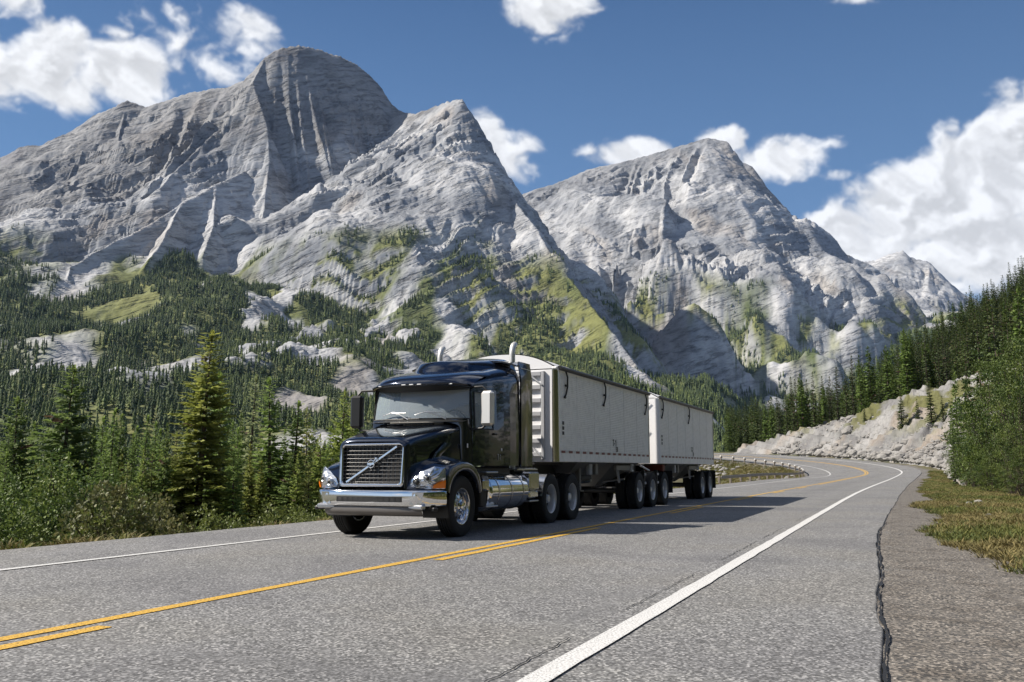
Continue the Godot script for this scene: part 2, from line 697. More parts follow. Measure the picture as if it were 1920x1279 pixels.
# height, and in y how much of it is bare rock (0 to 1), z how much gravel
func ground(x: float, z: float) -> Vector4:
	var q := near_road(x, z)
	var s := q.x
	var off := q.y
	var f := clampf(s - S0, 0.0, 518.9)
	var i := int(f)
	var e := lerpf(R_e[i], R_e[mini(i + 1, 519)], f - i)
	var b := R_b[i]
	var bank := e + b * clampf(off, -8.0, 8.0)
	var h := 0.0
	var gravel := 0.0
	var rock := 0.0
	var wob := n_a.get_noise_2d(x * 0.12, z * 0.12)
	if off < -6.35:
		var d := -6.35 - off
		h = bank - 0.05 - 0.04 * minf(d, 1.0)
		if d > 0.9:
			h -= minf((d - 0.9) * 0.42, 2.9) * smoothstep(-30.0, -10.0, s + 20.0)
		if d > 8.0:
			var low := -3.2 - minf(maxf(d - 8.0, 0.0) * 0.03, 6.0) + wob * 0.6
			h = lerpf(h, minf(h, low), smoothstep(8.0, 16.0, d))
		gravel = 1.0 - smoothstep(0.5, 1.2, d + wob * 0.6)
	elif off < 5.25:
		h = bank - 0.16
		gravel = 1.0
		if off > 5.0:
			h = bank - 0.03
	else:
		var d := off - 5.25
		h = bank - 0.02 - 0.03 * minf(d, 1.0)
		var edge := grass_edge(s) + wob * 0.8
		gravel = 1.0 - smoothstep(edge - 0.12, edge + 0.25, d)
		h += 0.10 * smoothstep(edge, edge + 1.5, d) + 0.05 * wob * smoothstep(edge, edge + 1.0, d)
		h -= 0.25 * smoothstep(30.0, 60.0, s) * smoothstep(1.2, 2.6, d) * (1.0 - smoothstep(3.0, 5.0, d))
		var toe := lerpf(9.5, 6.0, smoothstep(20.0, 100.0, s))
		h += maxf(0.0, d - toe) * 0.2 * (1.0 - smoothstep(40.0, 70.0, s))
		h += maxf(0.0, d - 14.0) * 0.25 * (1.0 - smoothstep(10.0, 60.0, s))
	if off > 6.5:
		var hill := ridge_height(crest, x, z, 0.74) + wob * 1.5
		if hill > h:
			h = hill
		var hc := cut_height(s)
		if hc > 0.05 and off > 8.3:
			# a slope of broken rock up to the crest, then a gentler rise behind it
			var d := off - 8.3
			var wide := hc * 1.35 + 1.0
			var k := clampf(d / wide, 0.0, 1.0)
			var rk := bank - 0.1 + hc * (k * 0.75 + 0.25 * k * k * (3.0 - 2.0 * k)) + maxf(0.0, d - wide) * 0.16
			if d > wide + 12.0:
				rk -= (d - wide - 12.0) * 0.5
			if rk > h:
				rock = smoothstep(0.0, 0.5, rk - h)
				h = rk
	return Vector4(h, rock, gravel, off)

func grass_edge(s: float) -> float:
	# how far the bare gravel reaches from the edge of the pavement
	return 0.95 + 1.2 * (1.0 - smoothstep(-7.0, 6.0, s)) + 0.3 * smoothstep(14.0, 34.0, s)

func build_ground() -> void:
	for p in [[2300, 250, 330], [2120, 350, 320], [1960, 455, 300], [1900, 495, 295], [1850, 525, 292], [1800, 555, 290], [1700, 632, 290], [1600, 696, 290], [1500, 738, 292], [1444, 762, 296], [1391, 800, 302], [1350, 835, 312], [1300, 862, 330]]:
		var c := at(p[0], p[1], p[2])
		crest.append(Vector3(c.x, c.y - 10.5, c.z))
	var P := PackedVector3Array()
	var C := PackedColorArray()
	var az := PackedFloat32Array()
	var a := -180.0
	while a < 180.0:
		az.append(a)
		var rel := absf(a + 23.239)
		a += 0.28 if rel < 33.0 else (1.0 if rel < 60.0 else 4.0)
	az.append(180.0)
	var rr := PackedFloat32Array()
	var r := 1.2
	while r < 760.0:
		rr.append(r)
		r *= 1.025
	var n := az.size()
	var bands := []
	bands.resize(rr.size())
	var job := WorkerThreadPool.add_group_task(func(j: int) -> void: bands[j] = ground_row(rr[j], az), rr.size())
	WorkerThreadPool.wait_for_group_task_completion(job)
	for b in bands:
		P.append_array(b[0])
		C.append_array(b[1])
	part("ground", grid_mesh(P, C, n, rr.size()), M.ground, self)
	tag(get_node("ground"), "", "", "", "structure")

func ground_row(r: float, az: PackedFloat32Array) -> Array:
	var P := PackedVector3Array()
	var C := PackedColorArray()
	var n := az.size()
	for k in n:
		var t := deg_to_rad(az[k])
		var x := EYE.x + sin(t) * r
		var z := EYE.z - cos(t) * r
		var g := ground(x, z)
		P.append(Vector3(x, g.x - 0.9 * g.y, z))
		var w := n_a.get_noise_2d(x * 0.07 + 9.0, z * 0.07)
		var w2 := n_a.get_noise_2d(x * 0.6, z * 0.6 + 40.0)
		var grass := Color(0.075, 0.085, 0.026).lerp(Color(0.15, 0.125, 0.05), clampf(0.5 + w * 1.2 + w2 * 0.5, 0.0, 1.0))
		var stones := Color(0.2, 0.19, 0.178).lerp(Color(0.14, 0.13, 0.12), clampf(0.5 + w2 * 1.4, 0.0, 1.0))
		var cliff := Color(0.36, 0.325, 0.285).lerp(Color(0.46, 0.435, 0.40), clampf(0.5 + w2, 0.0, 1.0))
		var litter := n_a.get_noise_2d(x * 0.2 + 60.0, z * 0.2)
		if absf(g.w) > 15.0 + litter * 5.0:
			grass = Color(0.085, 0.07, 0.04).lerp(Color(0.06, 0.075, 0.025), clampf(0.5 + litter * 1.5, 0.0, 1.0))
		var c := grass.lerp(stones, clampf(g.z, 0.0, 1.0))
		c = c.lerp(cliff, g.y)
		C.append(c)
	return [P, C]

# a smooth sheet of rows x columns
func grid_mesh(P: PackedVector3Array, C: PackedColorArray, n: int, rows: int) -> ArrayMesh:
	var I := PackedInt32Array()
	I.resize((n - 1) * (rows - 1) * 6)
	var k := 0
	var m0 := (rows / 2) * n + n / 2
	var flip := (P[m0 + n + 1] - P[m0]).cross(P[m0 + n] - P[m0]).y < 0.0
	for j in rows - 1:
		for i in n - 1:
			var a := j * n + i
			var b := a + (1 if flip else n)
			var d := a + (n if flip else 1)
			I[k] = a
			I[k + 1] = b
			I[k + 2] = a + n + 1
			I[k + 3] = a
			I[k + 4] = a + n + 1
			I[k + 5] = d
			k += 6
	var N := PackedVector3Array()
	N.resize(P.size())
	for j in rows:
		for i in n:
			var q := j * n + i
			var dx := P[q + (1 if i < n - 1 else 0)] - P[q - (1 if i > 0 else 0)]
			var dz := P[q + (n if j < rows - 1 else 0)] - P[q - (n if j > 0 else 0)]
			N[q] = dx.cross(dz).normalized()
			if N[q].y < 0.0:
				N[q] = -N[q]
	var arr := []
	arr.resize(Mesh.ARRAY_MAX)
	arr[Mesh.ARRAY_VERTEX] = P
	arr[Mesh.ARRAY_NORMAL] = N
	arr[Mesh.ARRAY_COLOR] = C
	arr[Mesh.ARRAY_INDEX] = I
	var m := ArrayMesh.new()
	m.add_surface_from_arrays(Mesh.PRIMITIVE_TRIANGLES, arr)
	return m

func strip(s0: float, s1: float, step: float, o0: float, o1: float, up: float, rag := 0.0, lines := 1) -> ArrayMesh:
	var b := MB.new()
	var rows := []
	var n := int((s1 - s0) / step)
	for i in n + 1:
		var s := s0 + (s1 - s0) * i / n
		var row := []
		for k in lines + 1:
			var o := lerpf(o0, o1, float(k) / lines)
			if rag > 0.0:
				o += rag * n_a.get_noise_2d(s * 1.7, o * 3.0) + rag * 0.6 * n_b.get_noise_2d(s * 6.0, o * 7.0)
			row.append(on_road(s, o, up))
		rows.append(row)
	b.sheet(rows)
	return b.mesh()

# how far the pavement reaches to the right of the centre line
func pave_edge(s: float) -> float:
	var k := [[-60, 5.5], [-12, 5.46], [-7.9, 5.39], [-4.4, 5.3], [3.8, 5.13], [8.3, 5.22], [25, 5.45], [40, 5.6], [400, 5.6]]
	for i in k.size() - 1:
		if s < k[i + 1][0]:
			return lerpf(k[i][1], k[i + 1][1], smoothstep(k[i][0], k[i + 1][0], s))
	return 5.6

func build_road() -> void:
	var b := MB.new()
	b.tinted = true
	var P := []
	var s := -60.0
	var across := 17
	var rows := 0
	while s < 300.0:
		var l := -6.35 + 0.08 * n_a.get_noise_2d(s * 0.5, 3.0)
		var r := pave_edge(s) + 0.03 * n_a.get_noise_2d(s * 0.45, 8.0) + 0.02 * n_a.get_noise_2d(s * 3.0, 1.0)
		for k in across:
			var o := lerpf(l + 0.04, r - 0.03, clampf((k - 2) / 12.0, 0.0, 1.0))
			var up := 0.012 * (1.0 - absf(o + 0.4) / 6.0)
			if k < 2:
				o = l - 0.03 * (1 - k)
				up = -0.14 if k == 0 else -0.02
			elif k > 14:
				o = r + 0.02 * (k - 15)
				up = -0.012 if k == 15 else -0.14
			# drips of oil along the middle of each lane, and old patches
			var oil := maxf(exp(-pow((o + 1.95) / 0.4, 2.0)), exp(-pow((o - 1.85) / 0.4, 2.0)))
			var v := 1.0 - oil * clampf(0.12 + 0.3 * n_a.get_noise_2d(s * 0.3, o), 0.0, 0.3) + 0.12 * n_a.get_noise_2d(s * 0.08, o * 0.5 + 30.0)
			b.col = Color(v, v, v * 0.99)
			b.vert(on_road(s, o, up))
		rows += 1
		s += 0.5 if s < 30.0 else 1.0
	for q in rows - 1:
		for k in across - 1:
			var a := q * across + k
			b.I.append_array([a, a + 1, a + 1 + across, a, a + 1 + across, a + across])
	var road := part("road", b.mesh(), M.asphalt, self)
	tag(road, "", "", "", "structure")
	var o := part("white_edge_line", strip(-55, 290, 0.5, 3.56, 3.72, 0.014, 0.012), M.white_paint, road)
	o = part("white_edge_line", strip(-55, 290, 0.5, -3.98, -3.86, 0.014, 0.012), M.white_paint, road)
	o = part("yellow_centre_line", strip(-55, 290, 0.5, -0.17, -0.04, 0.017, 0.012), M.yellow_paint, road)
	var ds := -55.0 + 2.0
	for d in [[-40.0, -36.0], [-31.0, -27.0], [-22.0, -8.75], [-3.6, 3.0], [9.0, 13.0], [19.0, 23.0], [29.0, 33.0], [39.0, 43.0]]:
		part("yellow_dash", strip(d[0], d[1], 0.4, 0.08, 0.21, 0.017, 0.014), M.yellow_paint, road)
	part("yellow_centre_line", strip(50.0, 290.0, 0.5, 0.08, 0.21, 0.017, 0.012), M.yellow_paint, road)
	# loose gravel between the pavement and the grass
	var sh := MB.new()
	var srows := []
	s = -30.0
	while s < 75.0:
		var row := []
		var outer := grass_edge(s) + 0.3 + 0.3 * n_a.get_noise_2d(s * 0.7, 44.0) + 0.12 * n_a.get_noise_2d(s * 4.0, 14.0)
		for k in 15:
			var p := on_road(s, pave_edge(s) - 0.05 + (outer + 0.1) * k / 14.0)
			var rough := 0.012 * n_a.get_noise_2d(p.x * 3.0, p.z * 3.0) + 0.02 * n_a.get_noise_2d(p.x * 0.8, p.z * 0.8)
			row.append(Vector3(p.x, ground(p.x, p.z).x + (0.012 + rough if k < 14 else -0.04), p.z))
		srows.append(row)
		s += 0.3
	sh.sheet(srows)
	var gravel_strip := part("gravel_shoulder", sh.mesh(), M.shoulder, self)
	tag(gravel_strip, "", "", "", "structure")
	# the tarred seam at the edge of the pavement and the crack beside the white line
	s = -20.0
	while s < 20.0:
		# the seam is broken into pieces of uneven length and width
		var piece := rng.randf_range(0.35, 1.6)
		var t := MB.new()
		var line := []
		var n := maxi(4, int(piece / 0.05))
		var wide := rng.randf_range(0.012, 0.026) * (1.0 - 0.75 * smoothstep(2.0, 9.0, s))
		for k in n + 1:
			var ss := s + piece * k / n
			var c := pave_edge(ss) + 0.012 + 0.03 * n_a.get_noise_2d(ss * 0.45, 8.0) + 0.010 * n_a.get_noise_2d(ss * 2.3, 5.0)
			var w := wide * sin(PI * (0.08 + 0.84 * k / n)) * (0.75 + 0.7 * n_a.get_noise_2d(ss * 7.0, 2.0))
			line.append([on_road(ss, c - w, 0.005), on_road(ss, c + w, 0.003)])
		t.sheet(line)
		part("tar_seam", t.mesh(), M.tar, road)
		s += piece * rng.randf_range(0.8, 1.05)
	for k in 9:
		var c0 := -11.5 + 4.4 * k + rng.randf_range(0.0, 1.0)
		part("crack", strip(c0, c0 + rng.randf_range(2.2, 3.6), 0.1, 3.40, 3.409, 0.013, 0.025), M.tar, road)

# the face of the rock cut beyond the bend: broken ledges and blocks
func build_cut() -> void:
	var blocks := FastNoiseLite.new()
	blocks.seed = 77
	blocks.noise_type = FastNoiseLite.TYPE_CELLULAR
	blocks.cellular_return_type = FastNoiseLite.RETURN_DISTANCE2_SUB
	blocks.frequency = 1.0
	var P := PackedVector3Array()
	var C := PackedColorArray()
	var cols := 330
	var rows := 84
	for j in rows:
		for i in cols:
			var s := lerpf(52.0, 165.0, float(i) / (cols - 1))
			var off := 8.1 + 26.0 * pow(float(j) / (rows - 1), 1.25)
			var p := on_road(s, off)
			var g := ground(p.x, p.z)
			var up := g.x
			var d := off - 8.1
			var jag := (n_r.get_noise_2d(p.x * 0.06, p.z * 0.06) * 1.1 + n_a.get_noise_2d(p.x * 0.22, p.z * 0.22) * 1.3 + minf(0.0, blocks.get_noise_2d(p.x * 0.32, p.z * 0.32 + up * 0.2) + 0.75) * 1.1)
			up += (0.15 + jag * smoothstep(0.3, 5.0, d)) * g.y - 0.5 * (1.0 - g.y)
			# ledges along tilted beds
			var bed := (up + 0.25 * p.x) / 1.1
			var fr := bed - floorf(bed)
			up += g.y * (smoothstep(0.25, 0.75, fr) - fr) * 0.85
			P.append(Vector3(p.x, up, p.z))
			var w := n_a.get_noise_2d(p.x * 0.15 + 30.0, p.z * 0.15)
			var c := Color(0.15, 0.149, 0.148).lerp(Color(0.285, 0.28, 0.272), clampf(0.5 + w * 1.3, 0.0, 1.0))
			c = c.lerp(Color(0.27, 0.21, 0.15), clampf((n_a.get_noise_2d(p.x * 0.08, p.z * 0.08 + 77.0) - 0.1) * 2.0, 0.0, 0.5))
			c = c.lerp(Color(0.11, 0.11, 0.04), clampf((n_a.get_noise_2d(p.x * 0.13 + 11.0, p.z * 0.13) - 0.02) * 6.0, 0.0, 1.0) * smoothstep(3.0, 9.0, d))
			C.append(c)
	var o := part("rock_cut", grid_mesh(P, C, cols, rows), M.cut_rock, self)
	tag(o, "", "", "", "structure")
# ------------------------------------------------------------------ mountains
# Ridges: lines of [photo column, photo row, distance in metres]; each falls away on both sides at its own slope.
const LEFT_RIDGES := [
	[[[-520, 420, 2700], [-260, 350, 2650], [0, 300, 2560], [60, 276, 2540], [130, 240, 2500], [200, 206, 2470], [238, 188, 2450], [272, 200, 2440], [300, 190, 2420], [360, 172, 2400], [420, 164, 2370], [462, 150, 2340]], 1.05],
	[[[462, 152, 2340], [478, 130, 2310], [498, 104, 2300], [524, 90, 2300], [560, 85, 2310], [600, 92, 2330], [640, 106, 2350], [668, 120, 2370], [694, 140, 2390], [716, 166, 2410], [734, 194, 2420], [748, 207, 2420]], 1.75],
	[[[748, 207, 2420], [772, 213, 2330], [800, 206, 2260], [830, 193, 2180], [850, 188, 2110], [866, 186, 2070]], 1.15],
	[[[866, 186, 2070], [873, 222, 2050], [880, 254, 2030], [902, 286, 1990], [922, 322, 1950], [944, 352, 1910], [962, 374, 1880], [1000, 420, 1800], [1030, 470, 1730], [1060, 512, 1670], [1100, 562, 1590], [1150, 625, 1500], [1190, 682, 1440], [1240, 745, 1380]], 0.95],
	[[[498, 106, 2300], [474, 152, 2240], [488, 196, 2190], [502, 240, 2140], [505, 300, 2080], [498, 360, 2010], [492, 420, 1940], [484, 480, 1860]], 1.5],
	[[[866, 188, 2070], [812, 244, 2020], [760, 286, 1980], [708, 330, 1930], [655, 382, 1870], [612, 436, 1810], [575, 482, 1760], [540, 520, 1700]], 1.0],
	[[[360, 174, 2400], [330, 215, 2330], [315, 262, 2260]], 1.5],
	[[[238, 190, 2450], [222, 260, 2330], [205, 320, 2240], [196, 372, 2160]], 1.4],
	[[[462, 160, 2330], [430, 225, 2230], [380, 270, 2160], [330, 318, 2080], [300, 350, 2020]], 1.1],
	[[[-150, 330, 2600], [-60, 380, 2380], [10, 415, 2240], [30, 470, 2120]], 1.2],
	[[[460, 320, 2060], [405, 345, 1990], [340, 382, 1920], [270, 425, 1850], [190, 465, 1780], [132, 500, 1700], [122, 540, 1640]], 1.15],
	[[[405, 345, 1990], [400, 420, 1890], [380, 480, 1800]], 1.3],
	[[[340, 382, 1920], [310, 440, 1820], [270, 500, 1720]], 1.3],
	[[[0, 470, 1950], [-60, 520, 1800], [60, 560, 1700]], 1.0],
	[[[812, 244, 2020], [835, 330, 1930], [850, 420, 1830], [880, 500, 1720], [900, 560, 1640]], 0.9],
	[[[708, 330, 1930], [745, 420, 1820], [770, 490, 1730], [760, 550, 1650]], 0.9],
	[[[922, 322, 1950], [935, 420, 1820], [985, 520, 1690], [1030, 610, 1570]], 0.9],
	[[[655, 382, 1870], [660, 470, 1750], [640, 530, 1670]], 0.9],
	[[[690, 150, 2390], [664, 220, 2330], [640, 280, 2270], [650, 330, 2180]], 1.9],
	[[[600, 95, 2330], [590, 170, 2290], [560, 250, 2230], [545, 330, 2160], [545, 420, 2060]], 1.9],
]
const RIGHT_RIDGES := [
	[[[760, 470, 3700], [900, 405, 3650], [965, 370, 3620], [1000, 356, 3600], [1045, 344, 3590], [1100, 318, 3570], [1180, 301, 3550], [1250, 281, 3520], [1300, 266, 3500], [1328, 258, 3490]], 0.78],
	[[[1328, 258, 3490], [1362, 264, 3480], [1376, 282, 3460], [1384, 302, 3440], [1410, 312, 3440], [1432, 346, 3430], [1468, 384, 3430], [1480, 412, 3430], [1498, 418, 3440], [1530, 455, 3460], [1562, 470, 3480], [1600, 482, 3520], [1640, 500, 3560], [1700, 560, 3560], [1760, 640, 3500]], 1.15],
	[[[1328, 260, 3490], [1330, 312, 3380], [1352, 350, 3300], [1408, 392, 3200], [1418, 440, 3120], [1440, 500, 3010], [1452, 560, 2900], [1490, 620, 2780]], 1.15],
	[[[1180, 302, 3550], [1220, 372, 3390], [1232, 420, 3290], [1260, 470, 3180], [1290, 540, 3040], [1310, 600, 2920]], 0.75],
	[[[1045, 346, 3590], [1060, 420, 3430], [1105, 440, 3330], [1130, 500, 3200], [1190, 560, 3050], [1230, 620, 2920]], 0.75],
	[[[1232, 420, 3290], [1215, 452, 3220], [1200, 510, 3100], [1225, 570, 2970]], 1.0],
	[[[1330, 312, 3380], [1310, 400, 3230], [1330, 470, 3100], [1360, 540, 2960], [1370, 610, 2840]], 0.85],
	[[[1468, 386, 3430], [1500, 470, 3290], [1530, 540, 3150], [1560, 600, 3010]], 1.2],
	[[[1562, 470, 3480], [1590, 540, 3330], [1610, 600, 3190]], 1.0],
]
const FAR_RIDGES := [
	[[[1560, 520, 5000], [1610, 490, 4900], [1640, 488, 4850], [1668, 476, 4820], [1692, 469, 4800], [1708, 482, 4790], [1742, 491, 4760], [1760, 516, 4720], [1776, 545, 4680], [1790, 578, 4640], [1840, 640, 4600], [1950, 720, 4500]], 0.85],
	[[[1640, 490, 4850], [1680, 540, 4550], [1720, 575, 4350], [1770, 590, 4250]], 0.7],
	[[[1590, 500, 4600], [1620, 530, 4400], [1690, 585, 4100], [1720, 620, 3900]], 0.8],
	[[[1742, 492, 4760], [1740, 540, 4560], [1700, 580, 4400]], 0.7],
]

class Massif:
	var ax := PackedFloat32Array()
	var ay := PackedFloat32Array()
	var az := PackedFloat32Array()
	var bx := PackedFloat32Array()
	var by := PackedFloat32Array()
	var bz := PackedFloat32Array()
	var sl := PackedFloat32Array()
	var al := PackedFloat32Array()
	var ln := PackedFloat32Array()
	var P := PackedVector3Array()
	var C := PackedColorArray()
	var W := PackedFloat32Array()   # how wooded, 0 to 1
	var n := 0
	var rows := 0
	var bands := []
	var px0 := 0.0
	var px1 := 0.0
	var r0 := 0.0
	var r1 := 0.0
	var how := {}
	var RR := PackedFloat32Array()   # distance of each row

const BAND := 12
var n_2 := FastNoiseLite.new()   # two octaves
var n_3 := FastNoiseLite.new()   # three octaves

func make_range(lines: Array, px0: float, px1: float, cols: int, r0: float, r1: float, rows: int, how: Dictionary) -> Massif:
	var g := Massif.new()
	var run := 0.0
	for l in lines:
		run += 5000.0
		for i in l[0].size() - 1:
			var a := at(l[0][i][0], l[0][i][1], l[0][i][2])
			var b := at(l[0][i + 1][0], l[0][i + 1][1], l[0][i + 1][2])
			g.ax.append(a.x)
			g.ay.append(a.y)
			g.az.append(a.z)
			g.bx.append(b.x - a.x)
			g.by.append(b.y - a.y)
			g.bz.append(b.z - a.z)
			g.sl.append(l[1])
			g.al.append(run)
			var len2 := (b.x - a.x) * (b.x - a.x) + (b.z - a.z) * (b.z - a.z)
			g.ln.append(len2)
			run += sqrt(len2)
	g.n = cols
	g.rows = rows
	g.px0 = px0
	g.px1 = px1
	g.r0 = r0
	g.r1 = r1
	g.how = how
	# rows lie closer together on the faces than on the apron below them
	var split: float = how.split
	var part_rows: int = how.low_rows
	for j in rows:
		g.RR.append(lerpf(r0, split, float(j) / part_rows) if j < part_rows else lerpf(split, r1, float(j - part_rows) / (rows - 1 - part_rows)))
	var bands := ceili(float(rows) / BAND)
	g.bands.resize(bands)
	var job := WorkerThreadPool.add_group_task(func(b: int) -> void: g.bands[b] = range_band(g, b * BAND), bands)
	WorkerThreadPool.wait_for_group_task_completion(job)
	for b in g.bands:
		g.P.append_array(b[0])
		g.C.append_array(b[1])
		g.W.append_array(b[2])
	g.bands.clear()
	var ribs := []
	for l in how.get("ribs", []):
		var line := []
		for q in l[0]:
			var c := at(q[0], 640.0, q[1])
			line.append(Vector3(c.x, 0.0, c.z))
		ribs.append([line, l[1]])
	g.bands.resize(bands)
	job = WorkerThreadPool.add_group_task(func(b: int) -> void: g.bands[b] = green_band(g, b * BAND, ribs), bands)
	WorkerThreadPool.wait_for_group_task_completion(job)
	g.C = PackedColorArray()
	g.W = PackedFloat32Array()
	var lift := PackedFloat32Array()
	for b in g.bands:
		g.C.append_array(b[0])
		g.W.append_array(b[1])
		lift.append_array(b[2])
	for k in lift.size():
		if lift[k] > 0.0:
			g.P[k].y += lift[k]
	g.bands.clear()
	return g

# vegetation: green where the slope lets soil stay, thinning out upwards
func green_band(g: Massif, j0: int, ribs: Array) -> Array:
	var C := PackedColorArray()
	var W := PackedFloat32Array()
	var Y := PackedFloat32Array()
	var gP := g.P
	var gC := g.C
	var gW := g.W
	var cols := g.n
	var rows := g.rows
	var na := n_a
	var n2 := n_2
	var n3 := n_3
	var tree_line: float = g.how.tree_line
	for j in range(j0, mini(j0 + BAND, rows)):
		for i in cols:
			var q := j * cols + i
			var a := gP[q + (1 if i < cols - 1 else 0)] - gP[q - (1 if i > 0 else 0)]
			var b := gP[q + (cols if j < rows - 1 else 0)] - gP[q - (cols if j > 0 else 0)]
			var up := absf(a.cross(b).normalized().y)
			var p := gP[q]
			var patch := n3.get_noise_2d(p.x * 0.006 + 3.0, p.z * 0.006 + p.y * 0.004)
			var line: float = tree_line + 120.0 * n2.get_noise_2d(p.x * 0.0022, p.z * 0.0022 + 8.0)
			var can := smoothstep(0.34, 0.56, up) * (1.0 - smoothstep(line - 60.0, line + 60.0, p.y))
			var clear := na.get_noise_2d(p.x * 0.0045 + 70.0, p.z * 0.0045)
			var wood := clampf(can * smoothstep(-0.22, 0.02, patch + (gW[q] - 0.5) * 0.4 - maxf(0.0, clear) * smoothstep(90.0, 330.0, p.y) * 2.2), 0.0, 1.0)
			var meadow := can * smoothstep(-0.25, 0.1, patch + 0.2 * gW[q])
			var soil := Color(0.075, 0.1, 0.032).lerp(Color(0.17, 0.18, 0.058), clampf(0.45 + patch + clear, 0.0, 1.0))
			var bare := 0.0
			for l in (ribs if p.y < 430.0 else []):
				var dist: float = -ridge_height(l[0], p.x, p.z, 1.0)
				if dist < l[1] * 2.0:
					bare = maxf(bare, 1.0 - smoothstep(l[1] * 0.5, l[1], dist + 22.0 * n3.get_noise_2d(p.x * 0.02, p.z * 0.02)))
			C.append(gC[q].lerp(soil, clampf(meadow * 1.1, 0.0, 1.0) * (1.0 - bare)))
			W.append(wood * (1.0 - bare))
			Y.append(bare * 5.0)
	return [C, W, Y]

